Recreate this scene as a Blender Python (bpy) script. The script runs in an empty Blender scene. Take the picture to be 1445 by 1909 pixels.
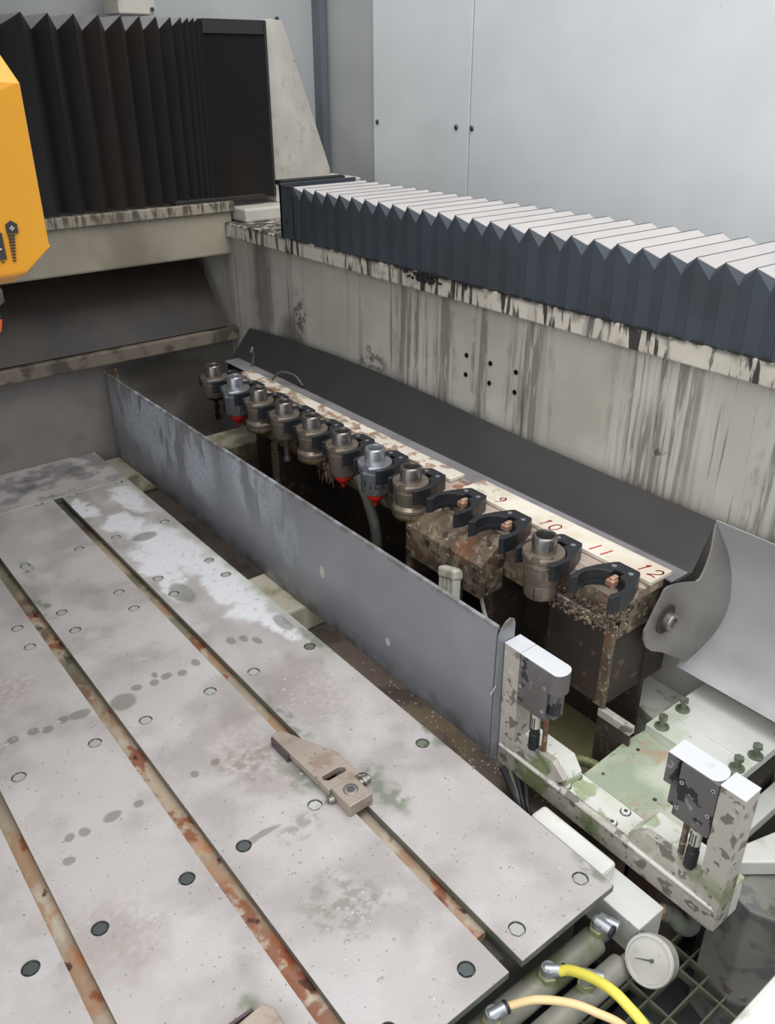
import bpy, bmesh, math, random
from mathutils import Vector, Matrix
random.seed(7)
C = bpy.context.scene
COL = C.collection
PI = math.pi

# ---------------------------------------------------------------- camera, world, light, exposure
CAM_YAW, CAM_PITCH, CAM_ROLL, F_PX = 38.0978, 27.6609, -0.1561, 1571.55
a, b, r = (math.radians(v) for v in (CAM_YAW, CAM_PITCH, CAM_ROLL))
fw = Vector((math.sin(a)*math.cos(b), math.cos(a)*math.cos(b), -math.sin(b)))
rt = Vector((math.cos(a), -math.sin(a), 0)); up = rt.cross(fw)
r2 = rt*math.cos(r) + up*math.sin(r); u2 = up*math.cos(r) - rt*math.sin(r)
cd = bpy.data.cameras.new('camera'); cam = bpy.data.objects.new('camera', cd); COL.objects.link(cam)
m = Matrix((r2, u2, -fw)).transposed().to_4x4(); m.translation = (0, 0, 1.0)
cam.matrix_world = m
cd.sensor_fit = 'VERTICAL'; cd.sensor_height = 36.0; cd.lens = F_PX/1909*36.0
cd.clip_start = 0.02; cd.clip_end = 200
C.camera = cam

w = bpy.data.worlds.new('hall_daylight'); C.world = w; w.use_nodes = True
nt = w.node_tree; nt.nodes.clear()
tc = nt.nodes.new('ShaderNodeTexCoord'); sp = nt.nodes.new('ShaderNodeSeparateXYZ')
rp = nt.nodes.new('ShaderNodeValToRGB'); bg = nt.nodes.new('ShaderNodeBackground'); wo = nt.nodes.new('ShaderNodeOutputWorld')
dt = nt.nodes.new('ShaderNodeVectorMath'); dt.operation = 'DOT_PRODUCT'; dt.inputs[1].default_value = Vector((-.50, .14, .85)).normalized()
nt.links.new(tc.outputs['Generated'], dt.inputs[0]); nt.links.new(dt.outputs['Value'], rp.inputs[0])
nt.links.new(rp.outputs[0], bg.inputs[0]); nt.links.new(bg.outputs[0], wo.inputs[0])
e = rp.color_ramp.elements
e[0].position = 0.0; e[0].color = (0.10, 0.105, 0.11, 1)
e[1].position = 0.75; e[1].color = (0.97, 0.985, 1.0, 1)
k = e.new(0.30); k.color = (0.60, 0.62, 0.645, 1)
bg.inputs[1].default_value = 1.25

def area(name, loc, look, sx, sy, power, col=(1, 1, 1)):
    l = bpy.data.lights.new(name, 'AREA'); l.shape = 'RECTANGLE'; l.size = sx; l.size_y = sy; l.energy = power; l.color = col
    o = bpy.data.objects.new(name, l); COL.objects.link(o); o.location = loc
    o.rotation_euler = (Vector(look)-Vector(loc)).to_track_quat('-Z', 'Y').to_euler()
    return o
area('hall_skylight', (0.9, -0.1, 4.6), (1.0, 1.2, 0), 2.6, 2.2, 60, (1.0, 0.99, 0.97))

C.view_settings.view_transform = 'Standard'; C.view_settings.look = 'None'
C.view_settings.gamma = 1.0; C.view_settings.use_curve_mapping = False
C.view_settings.exposure = 0.60

# ---------------------------------------------------------------- materials
def s2l(v):
    v /= 255.0
    return v/12.92 if v <= 0.04045 else ((v+0.055)/1.055)**2.4
def rgb(t): return (s2l(t[0]), s2l(t[1]), s2l(t[2]), 1)

def mat(name, base, rough=0.6, metal=0.0, layers=(), bump=(60, 0.15), coord='world', warp=0.0, spec=0.5, var=0.12):
    """layers: (colour, [mask specs multiplied], strength, roughness or None)"""
    M = bpy.data.materials.new(name); M.use_nodes = True
    t = M.node_tree; N = t.nodes; L = t.links
    N.clear()
    out = N.new('ShaderNodeOutputMaterial'); P = N.new('ShaderNodeBsdfPrincipled'); L.new(P.outputs[0], out.inputs[0])
    P.inputs['Metallic'].default_value = metal
    P.inputs['Specular IOR Level'].default_value = spec
    if coord == 'world':
        g = N.new('ShaderNodeNewGeometry'); pos = g.outputs['Position']
    else:
        g = N.new('ShaderNodeTexCoord'); pos = g.outputs['Object']
    def noise(scale, detail=4, stretch=(1, 1, 1), seed=0.0, col=False):
        mp = N.new('ShaderNodeMapping'); L.new(pos, mp.inputs[0])
        mp.inputs['Scale'].default_value = stretch; mp.inputs['Location'].default_value = (seed*1.7, seed*0.9, seed*2.3)
        n = N.new('ShaderNodeTexNoise'); L.new(mp.outputs[0], n.inputs['Vector'])
        n.inputs['Scale'].default_value = scale; n.inputs['Detail'].default_value = detail
        return n.outputs['Color' if col else 'Fac']
    def math_(op, x, y=None, clamp=False):
        n = N.new('ShaderNodeMath'); n.operation = op; n.use_clamp = clamp
        for i, v in enumerate((x, y)):
            if v is None: continue
            if isinstance(v, (int, float)): n.inputs[i].default_value = v
            else: L.new(v, n.inputs[i])
        return n.outputs[0]
    def rng(v, lo, hi):
        n = N.new('ShaderNodeMapRange'); n.interpolation_type = 'SMOOTHSTEP'
        L.new(v, n.inputs[0])
        if lo <= hi:
            n.inputs[1].default_value = lo; n.inputs[2].default_value = hi; n.inputs[3].default_value = 0; n.inputs[4].default_value = 1
        else:
            n.inputs[1].default_value = hi; n.inputs[2].default_value = lo; n.inputs[3].default_value = 1; n.inputs[4].default_value = 0
        return n.outputs[0]
    warped = {}
    def wpos(amp, sc=25.0):
        if amp == 0: return pos
        if (amp, sc) in warped: return warped[(amp, sc)]
        c = noise(sc, 3, (1, 1, 1), 3.3, True)
        v = N.new('ShaderNodeVectorMath'); v.operation = 'SUBTRACT'; L.new(c, v.inputs[0]); v.inputs[1].default_value = (.5, .5, .5)
        v2 = N.new('ShaderNodeVectorMath'); v2.operation = 'SCALE'; L.new(v.outputs[0], v2.inputs[0]); v2.inputs['Scale'].default_value = amp
        v3 = N.new('ShaderNodeVectorMath'); v3.operation = 'ADD'; L.new(v2.outputs[0], v3.inputs[0]); L.new(pos, v3.inputs[1])
        warped[(amp, sc)] = v3.outputs[0]
        return v3.outputs[0]
    def spec_mask(s):
        k = s[0]
        if k == 'n':      # noise, scale, lo, hi, stretch, seed
            return rng(noise(s[1], 5, s[4] if len(s) > 4 else (1, 1, 1), s[5] if len(s) > 5 else 0), s[2], s[3])
        if k == 'r':      # range on an axis: axis, lo, hi, warp
            sx = N.new('ShaderNodeSeparateXYZ'); L.new(wpos(s[4] if len(s) > 4 else 0), sx.inputs[0])
            return rng(sx.outputs['xyz'.index(s[1])], s[2], s[3])
        if k == 'b':      # blobs: list of (x,y,z,rx,ry,rz), warp, softness
            o = None
            for (x, y, z, ax, ay, az) in s[1]:
                v = N.new('ShaderNodeVectorMath'); v.operation = 'SUBTRACT'; L.new(wpos(s[2], s[4] if len(s) > 4 else 25.0), v.inputs[0]); v.inputs[1].default_value = (x, y, z)
                v2 = N.new('ShaderNodeVectorMath'); v2.operation = 'MULTIPLY'; L.new(v.outputs[0], v2.inputs[0]); v2.inputs[1].default_value = (1/ax, 1/ay, 1/az)
                v3 = N.new('ShaderNodeVectorMath'); v3.operation = 'LENGTH'; L.new(v2.outputs[0], v3.inputs[0])
                o = v3.outputs['Value'] if o is None else math_('MINIMUM', o, v3.outputs['Value'])
            return rng(o, 1+s[3], 1-s[3])
        if k == 'v':      # voronoi spots: scale, lo, hi
            n = N.new('ShaderNodeTexVoronoi'); L.new(pos, n.inputs['Vector']); n.inputs['Scale'].default_value = s[1]
            return rng(n.outputs['Distance'], s[3], s[2])
        if k == 'i':      # inverse of another mask
            return math_('SUBTRACT', 1.0, spec_mask(s[1]))
    n0 = noise(6, 5, (1, 1, 1), 1.0)
    mx = N.new('ShaderNodeMix'); mx.data_type = 'RGBA'
    mx.inputs['A'].default_value = [v*(1-var) for v in rgb(base)[:3]]+[1]
    mx.inputs['B'].default_value = [min(1, v*(1+var)) for v in rgb(base)[:3]]+[1]
    L.new(rng(n0, .3, .7), mx.inputs['Factor'])
    colr = mx.outputs['Result']; ro = None
    rough_s = N.new('ShaderNodeValue'); rough_s.outputs[0].default_value = rough; ro = rough_s.outputs[0]
    for ly in layers:
        c_, masks, f_ = ly[0], ly[1], ly[2] if len(ly) > 2 else 1.0
        mk = None
        for s in masks:
            q = spec_mask(s); mk = q if mk is None else math_('MULTIPLY', mk, q)
        if f_ != 1.0: mk = math_('MULTIPLY', mk, f_)
        x = N.new('ShaderNodeMix'); x.data_type = 'RGBA'; L.new(mk, x.inputs['Factor']); L.new(colr, x.inputs['A'])
        x.inputs['B'].default_value = rgb(c_); colr = x.outputs['Result']
        if len(ly) > 3 and ly[3] is not None:
            y = N.new('ShaderNodeMix'); y.data_type = 'FLOAT'; L.new(mk, y.inputs['Factor']); L.new(ro, y.inputs['A'])
            y.inputs['B'].default_value = ly[3]; ro = y.outputs['Result']
    L.new(colr, P.inputs['Base Color']); L.new(ro, P.inputs['Roughness'])
    if bump:
        bn = N.new('ShaderNodeBump'); bn.inputs['Strength'].default_value = bump[1]; bn.inputs['Distance'].default_value = 0.002
        L.new(noise(bump[0], 6, (1, 1, 1), 5.0), bn.inputs['Height']); L.new(bn.outputs[0], P.inputs['Normal'])
    return M

# ---------------------------------------------------------------- mesh helpers
def NB(): return bmesh.new()
def add(bm, verts, faces):
    vs = [bm.verts.new(v) for v in verts]
    for f in faces:
        try: bm.faces.new([vs[i] for i in f])
        except ValueError: pass
    return vs
def box(bm, x0, x1, y0, y1, z0, z1, M=None):
    p = [Vector(v) for v in ((x0,y0,z0),(x1,y0,z0),(x1,y1,z0),(x0,y1,z0),(x0,y0,z1),(x1,y0,z1),(x1,y1,z1),(x0,y1,z1))]
    if M: p = [M @ v for v in p]
    add(bm, p, [(0,3,2,1),(4,5,6,7),(0,1,5,4),(1,2,6,5),(2,3,7,6),(3,0,4,7)]); return bm
def frame(d):
    d = Vector(d).normalized(); h = Vector((0,0,1)) if abs(d.z) < .9 else Vector((1,0,0))
    u = d.cross(h).normalized(); return u, d.cross(u).normalized(), d
def cyl(bm, p0, p1, r0, r1=None, n=24, cap=True, ph=0.0):
    r1 = r0 if r1 is None else r1; p0, p1 = Vector(p0), Vector(p1); u, v, _ = frame(p1-p0)
    A = [p0+(u*math.cos(2*PI*i/n+ph)+v*math.sin(2*PI*i/n+ph))*r0 for i in range(n)]
    B = [p1+(u*math.cos(2*PI*i/n+ph)+v*math.sin(2*PI*i/n+ph))*r1 for i in range(n)]
    f = [(i, (i+1) % n, n+(i+1) % n, n+i) for i in range(n)]
    if cap: f += [tuple(range(n))[::-1], tuple(range(n, 2*n))]
    add(bm, A+B, f); return bm
def lathe(bm, prof, c=(0,0,0), d=(0,0,1), n=40, close=False):
    """prof: (radius, height along d)"""
    c = Vector(c); u, v, w_ = frame(d); V = []; F = []
    for (r_, h_) in prof:
        for i in range(n):
            an = 2*PI*i/n; V.append(c+w_*h_+(u*math.cos(an)+v*math.sin(an))*max(r_, 1e-5))
    for j in range(len(prof)-1):
        for i in range(n):
            F.append((j*n+i, j*n+(i+1) % n, (j+1)*n+(i+1) % n, (j+1)*n+i))
    if close:
        j = len(prof)-1
        for i in range(n): F.append((j*n+i, j*n+(i+1) % n, (i+1) % n, i))
    else:
        F += [tuple(range(n))[::-1], tuple(range((len(prof)-1)*n, len(prof)*n))]
    add(bm, V, F); return bm
def prism(bm, pts, plane, lo, hi):
    """polygon in a plane ('xy','xz','yz') pushed along the third axis"""
    def P(a_, b_, t): return {'xy': (a_, b_, t), 'xz': (a_, t, b_), 'yz': (t, a_, b_)}[plane]
    n = len(pts)
    add(bm, [P(*p, lo) for p in pts]+[P(*p, hi) for p in pts],
        [tuple(range(n))[::-1], tuple(range(n, 2*n))]+[(i, (i+1) % n, n+(i+1) % n, n+i) for i in range(n)])
    return bm
def sheet(bm, path, t, plane, lo, hi):
    """bent sheet of thickness t: open path in a plane pushed along the third axis"""
    n = len(path); off = []
    for i in range(n):
        a_ = Vector(path[max(i-1, 0)]); b_ = Vector(path[min(i+1, n-1)]); d = (b_-a_).normalized()
        off.append((path[i][0]-d.y*t, path[i][1]+d.x*t))
    return strip_prism(bm, path, off, plane, lo, hi)
def strip_prism(bm, A, B, plane, lo, hi):
    def P(a_, b_, t): return {'xy': (a_, b_, t), 'xz': (a_, t, b_), 'yz': (t, a_, b_)}[plane]
    n = len(A); V = [P(*p, lo) for p in A]+[P(*p, lo) for p in B]+[P(*p, hi) for p in A]+[P(*p, hi) for p in B]
    F = []
    for i in range(n-1):
        F += [(i, i+1, n+i+1, n+i), (2*n+i, 3*n+i, 3*n+i+1, 2*n+i+1), (i, 2*n+i, 2*n+i+1, i+1), (n+i, n+i+1, 3*n+i+1, 3*n+i)]
    F += [(0, n, 3*n, 2*n), (n-1, 2*n-1, 4*n-1, 3*n-1)]
    add(bm, V, F); return bm
def smooth_path(pts, k=8):
    P = [Vector(p) for p in pts]; P = [P[0]*2-P[1]]+P+[P[-1]*2-P[-2]]; out = []
    for i in range(1, len(P)-2):
        for j in range(k):
            t = j/k; a_, b_, c_, d_ = P[i-1], P[i], P[i+1], P[i+2]
            out.append(.5*((2*b_)+(-a_+c_)*t+(2*a_-5*b_+4*c_-d_)*t*t+(-a_+3*b_-3*c_+d_)*t**3))
    out.append(P[-2]); return out
def tube(bm, pts, rad, n=12, smooth=True, k=8):
    P = smooth_path(pts, k) if smooth else [Vector(p) for p in pts]
    R = rad if callable(rad) else (lambda t: rad)
    V = []; F = []; u = None
    for i, p in enumerate(P):
        d = (P[min(i+1, len(P)-1)]-P[max(i-1, 0)]).normalized()
        if u is None: u = frame(d)[0]
        u = (u-d*u.dot(d)).normalized(); v = d.cross(u); r_ = R(i/(len(P)-1))
        V += [p+(u*math.cos(2*PI*q/n)+v*math.sin(2*PI*q/n))*r_ for q in range(n)]
    for i in range(len(P)-1):
        for q in range(n): F.append((i*n+q, i*n+(q+1) % n, (i+1)*n+(q+1) % n, (i+1)*n+q))
    F += [tuple(range(n))[::-1], tuple(range((len(P)-1)*n, len(P)*n))]
    add(bm, V, F); return bm
def hull(bm, pts):
    vs = [bm.verts.new(p) for p in pts]; r_ = bmesh.ops.convex_hull(bm, input=vs)
    bmesh.ops.delete(bm, geom=[g for g in r_['geom_interior'] if isinstance(g, bmesh.types.BMVert)], context='VERTS'); return bm
def cut(bm, cutter):
    """bake a boolean difference"""
    for q in (bm, cutter): bmesh.ops.recalc_face_normals(q, faces=q.faces)
    ma, mb = bpy.data.meshes.new('a'), bpy.data.meshes.new('b'); bm.to_mesh(ma); cutter.to_mesh(mb)
    oa, ob = bpy.data.objects.new('a', ma), bpy.data.objects.new('b', mb); COL.objects.link(oa); COL.objects.link(ob)
    md = oa.modifiers.new('x', 'BOOLEAN'); md.object = ob; md.operation = 'DIFFERENCE'; md.solver = 'EXACT'
    bpy.context.view_layer.update()
    me = bpy.data.meshes.new_from_object(oa.evaluated_get(bpy.context.evaluated_depsgraph_get()))
    r_ = bmesh.new(); r_.from_mesh(me)
    for o in (oa, ob): bpy.data.objects.remove(o)
    return r_

def obj(name, bm, m_, parent=None, bevel=0.0, smooth=None, at=None, seg=2, kind=None, label=None):
    """bm in world coordinates (or local to the parent's place when at='local')"""
    bmesh.ops.remove_doubles(bm, verts=bm.verts, dist=1e-6)
    bmesh.ops.recalc_face_normals(bm, faces=bm.faces)
    o_loc = Vector((0,0,0))
    if parent is not None and at != 'local':
        p, q = parent, Vector((0,0,0))
        while p is not None: q += p.location; p = p.parent
        bmesh.ops.translate(bm, verts=bm.verts, vec=-q)
    elif parent is None and at != 'local':
        xs = [v.co for v in bm.verts]
        o_loc = Vector(((min(v.x for v in xs)+max(v.x for v in xs))/2, (min(v.y for v in xs)+max(v.y for v in xs))/2, min(v.z for v in xs)))
        bmesh.ops.translate(bm, verts=bm.verts, vec=-o_loc)
    me = bpy.data.meshes.new(name); bm.to_mesh(me); bm.free()
    o = bpy.data.objects.new(name, me); COL.objects.link(o); me.materials.append(m_)
    o.location = o_loc
    if parent is not None: o.parent = parent
    if bevel:
        md = o.modifiers.new('bevel', 'BEVEL'); md.width = bevel; md.segments = seg; md.limit_method = 'ANGLE'; md.angle_limit = math.radians(35)
        md.harden_normals = False
    if smooth:
        for p in me.polygons: p.use_smooth = True
        try: me.set_sharp_from_angle(angle=math.radians(smooth if smooth is not True else 35))
        except Exception: pass
    if kind: o['kind'] = kind
    if label: o['label'] = label
    return o
def tag(o, label, cat, group=None, kind=None):
    o['label'] = label; o['category'] = cat
    if group: o['group'] = group
    if kind: o['kind'] = kind
    return o
def thing(name, label, cat, loc, group=None, rotz=0.0):
    o = bpy.data.objects.new(name, None); COL.objects.link(o); o.location = loc; o.rotation_euler = (0, 0, rotz)
    o.empty_display_size = 0.03
    return tag(o, label, cat, group)
def dup(root, loc, label, group=None):
    def cp(o, par):
        c_ = o.copy(); COL.objects.link(c_); c_.parent = par
        for ch in list(o.children): cp(ch, c_)
        return c_
    r_ = cp(root, None); r_.location = loc; r_['label'] = label
    if group: r_['group'] = group
    return r_
def struct(name, bm, m_, bevel=0.0, smooth=None): return obj(name, bm, m_, None, bevel, smooth, kind='structure')
def hexbolt(bm, c, d, af, h, washer=None):
    c = Vector(c); d = Vector(d).normalized()
    if washer: cyl(bm, c, c+d*h*.25, washer, n=24); c = c+d*h*.25
    cyl(bm, c, c+d*h, af/math.sqrt(3), n=6); return bm

# painted strokes: digits drawn with a brush, unit box 0..1 x 0..1.6
STROKE = {
 '0': [[(.5,1.6),(.15,1.3),(.05,.8),(.15,.3),(.5,0),(.85,.3),(.95,.8),(.85,1.3),(.5,1.6)]],
 '1': [[(.35,1.25),(.6,1.6),(.5,.8),(.45,0)]],
 '1b': [[(.5,1.6),(.45,0)]],
 '2': [[(.1,1.2),(.3,1.55),(.7,1.55),(.9,1.2),(.75,.8),(.2,.15),(.1,0),(.5,.12),(1.0,0)]],
 '3': [[(.1,1.4),(.5,1.6),(.85,1.3),(.5,.9),(.9,.5),(.6,.05),(.1,.15)]],
 '4': [[(.6,1.6),(.1,.6),(.95,.6)],[(.7,1.0),(.65,0)]],
 '5': [[(.9,1.6),(.3,1.55),(.2,.95),(.6,1.0),(.9,.6),(.6,.1),(.1,.1)]],
 '6': [[(.8,1.55),(.35,1.2),(.12,.6),(.3,.08),(.75,.1),(.9,.5),(.6,.85),(.2,.6)]],
 '7': [[(.05,1.55),(.9,1.55),(.5,.7),(.4,0)]],
 '8': [[(.5,.85),(.15,1.2),(.5,1.6),(.85,1.2),(.5,.85),(.1,.4),(.5,0),(.9,.4),(.5,.85)]],
 '9': [[(.85,1.2),(.5,1.6),(.15,1.2),(.5,.85),(.85,1.2),(.8,.5),(.5,0)]],
 'T': [[(0,1.6),(1,1.6)],[(.5,1.6),(.5,0)]],
 'M': [[(0,0),(.05,1.6),(.5,.6),(.95,1.6),(1,0)]], 'D': [[(.1,0),(.1,1.6),(.7,1.4),(.9,.8),(.7,.2),(.1,0)]],
 'E': [[(.9,1.6),(.1,1.6),(.1,0),(.9,0)],[(.1,.85),(.7,.85)]], 'A': [[(0,0),(.5,1.6),(1,0)],[(.2,.6),(.8,.6)]],
 'I': [[(.5,1.6),(.5,0)]], 'N': [[(.05,0),(.05,1.6),(.95,0),(.95,1.6)]], 'R': [[(.1,0),(.1,1.6),(.8,1.4),(.8,1.0),(.1,.8),(.9,0)]],
 'G': [[(.9,1.3),(.5,1.6),(.1,1.1),(.1,.4),(.5,0),(.9,.3),(.9,.7),(.5,.7)]], 'Y': [[(0,1.6),(.5,.8),(1,1.6)],[(.5,.8),(.5,0)]],
 '+': [[(.5,1.2),(.5,.4)],[(.1,.8),(.9,.8)]],
}
def strokes(bm, text, fmap, size, wd, gap=1.45, wob=.0):
    """fmap(u, v) -> world point; ribbon strokes with real, very small thickness left to the surface below"""
    x = 0.0
    for ch in text:
        for pl in STROKE['1b' if ch == '1' and text == '11' else ch]:
            P = [Vector((p[0]+x, p[1])) for p in pl]
            if len(P) > 2:
                P = [Vector((q.x, q.y)) for q in smooth_path([(p.x, p.y, 0) for p in P], 4)]
            for i in range(len(P)-1):
                d = (P[i+1]-P[i]); 
                if d.length < 1e-6: continue
                d.normalize(); nrm = Vector((-d.y, d.x))*wd*(1-.35*i/len(P)); A, B = P[i]-d*wd*.4, P[i+1]+d*wd*.4
                q = [A-nrm, B-nrm, B+nrm, A+nrm]
                add(bm, [fmap(v.x*size, v.y*size) for v in q], [(0,1,2,3)])
        x += gap
    return bm

# ---------------------------------------------------------------- material library
PANEL = mat('painted_panel', (222, 226, 229), .45, layers=[((150,156,160), [('n', 90, .72, .8)], .5)], bump=(250, .03), var=.03)
GAPSHADE = mat('corner_gap_shade', (104, 110, 118), .6, bump=None)
PANEL2 = mat('painted_panel_rear', (182, 184, 185), .5, layers=[((140,142,144), [('n', 90, .72, .8)], .5)], bump=(250, .03), var=.04)
CAST = mat('cream_casting_paint', (197, 192, 182), .5, layers=[((120,112,98), [('n', 22, .58, .72)], .35), ((60,52,42), [('n', 70, .68, .74)], .7)], bump=(80, .1))
BLACK_DRIP = ('n', 55, .50, .60, (1, 1, .05), 2)
WALLM = mat('stained_cream_wall', (190, 187, 179), .55, layers=[
    ((150,142,126), [('n', 3, .45, .7)], .45),
    ((112,108,100), [('n', 70, .42, .58, (1,1,.04)), ('n', 140, .30, .5, (1,1,.12), 14), ('b', [(1.225,1.47,.42,.2,.06,.26),(1.225,1.36,.44,.2,.035,.24),(1.225,1.10,.44,.2,.055,.20),(1.225,.80,.46,.2,.09,.26),(1.225,.56,.38,.2,.035,.4),(1.225,1.24,.42,.2,.02,.26)], .06, .45)], .80),
    ((138,132,122), [('n', 36, .52, .66, (1,1,.04), 6), ('n', 5, .42, .60, (1,1,.0), 4)], .55),
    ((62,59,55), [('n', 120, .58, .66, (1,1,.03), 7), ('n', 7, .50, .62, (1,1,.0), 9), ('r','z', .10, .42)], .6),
    ((70,64,56), [('r','z',.55,.585), ('n', 40, .45, .6)], .5),
    ((62,58,52), [('b', [(1.225,2.14,.45,.2,.05,.2),(1.225,2.0,.33,.2,.06,.06)], .05, .5)], .6),
    ((48,46,43), [('b', [(1.225,1.95,.40,.2,.03,.06),(1.225,1.62,.36,.2,.05,.03),(1.225,.775,.40,.2,.02,.02)], .06, .4), ('n', 60, .45, .6)], .7),
    ((40,36,32), [('n', 120, .74, .78)], .8)], bump=(90, .12))
RIMM = mat('stained_rim', (196, 190, 178), .5, layers=[
    ((38,36,35), [('n', 70, .50, .57, (1,1,.15), 2), ('n', 7, .42, .55, (1,1,.0), 5)], .95),
    ((26,26,27), [('r','z',.600,.612), ('n', 50, .4, .52)], .9),
    ((110,98,80), [('n', 30, .55, .7)], .5)], bump=(90, .2))
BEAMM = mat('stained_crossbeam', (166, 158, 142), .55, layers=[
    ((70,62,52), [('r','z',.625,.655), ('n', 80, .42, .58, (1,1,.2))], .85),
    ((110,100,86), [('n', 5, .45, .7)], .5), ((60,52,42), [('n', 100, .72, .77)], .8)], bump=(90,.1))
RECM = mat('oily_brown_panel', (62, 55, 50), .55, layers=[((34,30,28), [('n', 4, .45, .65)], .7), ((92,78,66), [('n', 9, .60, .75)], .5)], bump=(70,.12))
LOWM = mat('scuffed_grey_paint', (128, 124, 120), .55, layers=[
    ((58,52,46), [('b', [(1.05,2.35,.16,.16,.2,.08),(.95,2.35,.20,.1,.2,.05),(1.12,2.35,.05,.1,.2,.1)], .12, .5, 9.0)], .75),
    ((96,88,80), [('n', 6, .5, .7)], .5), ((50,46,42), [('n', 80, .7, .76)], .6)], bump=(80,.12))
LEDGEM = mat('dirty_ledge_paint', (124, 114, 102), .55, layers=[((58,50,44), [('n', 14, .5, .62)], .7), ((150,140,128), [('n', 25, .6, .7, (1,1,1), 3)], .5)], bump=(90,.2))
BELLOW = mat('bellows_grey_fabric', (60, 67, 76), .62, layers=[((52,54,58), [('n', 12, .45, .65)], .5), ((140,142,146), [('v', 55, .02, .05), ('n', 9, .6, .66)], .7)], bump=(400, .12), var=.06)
BELGREY = mat('bellows_grey_top', (150, 150, 152), .6, bump=(300,.1))  # top pleats a lighter grey than the fronts
BELTOP = mat('bellows_lit_top', (178, 174, 172), .5, layers=[((160,158,158), [('n', 12, .5, .7)], .3)], bump=(300, .08), var=.04)  # overhead light on the pleat tops is put into this pale colour
BELDARK = mat('bellows_black_fabric', (40, 38, 39), .6, layers=[((54,44,37), [('n', 3, .45, .6, (1,1,.5))], .6)], bump=(300, .15), var=.08)
YELLOW = mat('yellow_orange_enamel', (240, 170, 56), .32, layers=[((236,148,34), [('n', 6, .5, .7)], .5)], bump=(200, .04), var=.05)
DECAL = mat('grey_decal', (66, 62, 62), .5, bump=None)
WHITEM = mat('white_mark', (225, 222, 214), .5, bump=None)
chalk = [(.689,1.985,0,.035,.090,.05),(.668,1.671,0,.060,.150,.05),(.690,1.470,0,.046,.130,.05),(.682,1.375,0,.042,.090,.05),(.692,1.256,0,.028,.060,.05),(.597,1.60,0,.03,.13,.05),(.566,2.003,0,.030,.060,.05),(.62,1.847,0,.04,.080,.05)]
wet = [(.637,1.767,0,.030,.020,.05),(.709,1.253,0,.013,.034,.05),(.597,1.482,0,.022,.045,.05),(.594,1.262,0,.009,.012,.05),(.619,1.253,0,.008,.012,.05),(.637,1.232,0,.008,.014,.05),(.508,1.243,0,.008,.012,.05),(.448,1.239,0,.010,.010,.05),(.474,1.229,0,.008,.010,.05),(.421,1.235,0,.009,.010,.05),(.390,1.244,0,.010,.010,.05),(.355,1.221,0,.022,.022,.05),(.430,1.255,0,.006,.008,.05),
       (.282,1.235,0,.020,.012,.05),(.254,1.240,0,.010,.010,.05),(.223,1.233,0,.010,.010,.05),(.202,1.243,0,.010,.010,.05),(.170,1.242,0,.010,.010,.05),(.280,.979,0,.008,.008,.05),(.239,.981,0,.014,.009,.05),(.195,.976,0,.008,.009,.05),(.173,.979,0,.008,.008,.05),(.157,.939,0,.008,.008,.05),(.415,.984,0,.008,.008,.05),(.375,.983,0,.007,.007,.05),(.390,.810,0,.035,.006,.05),(.53,.80,0,.03,.008,.05)]
green = [(.593,.755,0,.018,.045,.05),(.598,.810,0,.022,.028,.05),(.500,.874,0,.018,.045,.05),(.738,.816,0,.022,.035,.05),(.728,1.160,0,.012,.050,.05),(.363,1.788,0,.012,.040,.05),(.347,1.614,0,.008,.050,.05),(.249,.595,0,.018,.018,.05),(.737,.447,0,.012,.050,.05),(.565,1.006,0,.010,.06,.05),(.533,2.128,0,.010,.020,.05),(.14,1.26,0,.01,.03,.05)]
TABLEM = mat('worn_table_steel', (176, 171, 169), .42, layers=[
    ((146,140,136), [('n', 7, .45, .62)], .55), ((186,184,184), [('n', 11, .52, .66, (1,1,1), 4)], .5),
    ((120,112,106), [('n', 3.2, .56, .66, (1.5,1,1), 8)], .35),
    ((218,220,224), [('b', chalk, .10, .28, 18.0), ('n', 60, .22, .45)], .8, .6),
    ((168,180,160), [('r','x',.705,.735,.03), ('r','y',1.0,1.2), ('n', 9, .4, .55)], .5),
    ((104,102,92), [('b', wet, .012, .2)], .62, .25),
    ((94,108,82), [('b', green, .05, .5), ('n', 45, .36, .58)], .72),
    ((158,142,138), [('b', [(.47,.97,0,.05,.10,.05),(.17,.78,0,.05,.06,.05),(.20,1.38,0,.05,.06,.05),(.64,1.05,0,.05,.08,.05)], .06, .6), ('n', 90, .4, .56)], .5),
    ((112,102,88), [('b', [(.426,.643,0,.05,.05,.05),(.45,.79,0,.04,.02,.05),(.461,.948,0,.05,.05,.05)], .05, .5), ('n', 60, .42, .6)], .5),
    ((118,118,118), [('r','y',2.08,2.16,.06), ('n', 16, .45, .56)], .7), ((80,82,80), [('r','y',2.14,2.2,.06), ('n', 9, .5, .6)], .6),
    ((74,82,70), [('r','z',-.001,-.0025)], .85), ((96,90,84), [('n', 170, .66, .70)], .8), ((214,214,214), [('n', 130, .70, .74)], .7)], bump=(180, .25), var=.06)
TEDGE = mat('table_side_steel', (86, 84, 80), .55, layers=[((70,78,62), [('n', 20, .5, .62)], .6)], bump=(120, .3))
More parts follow.
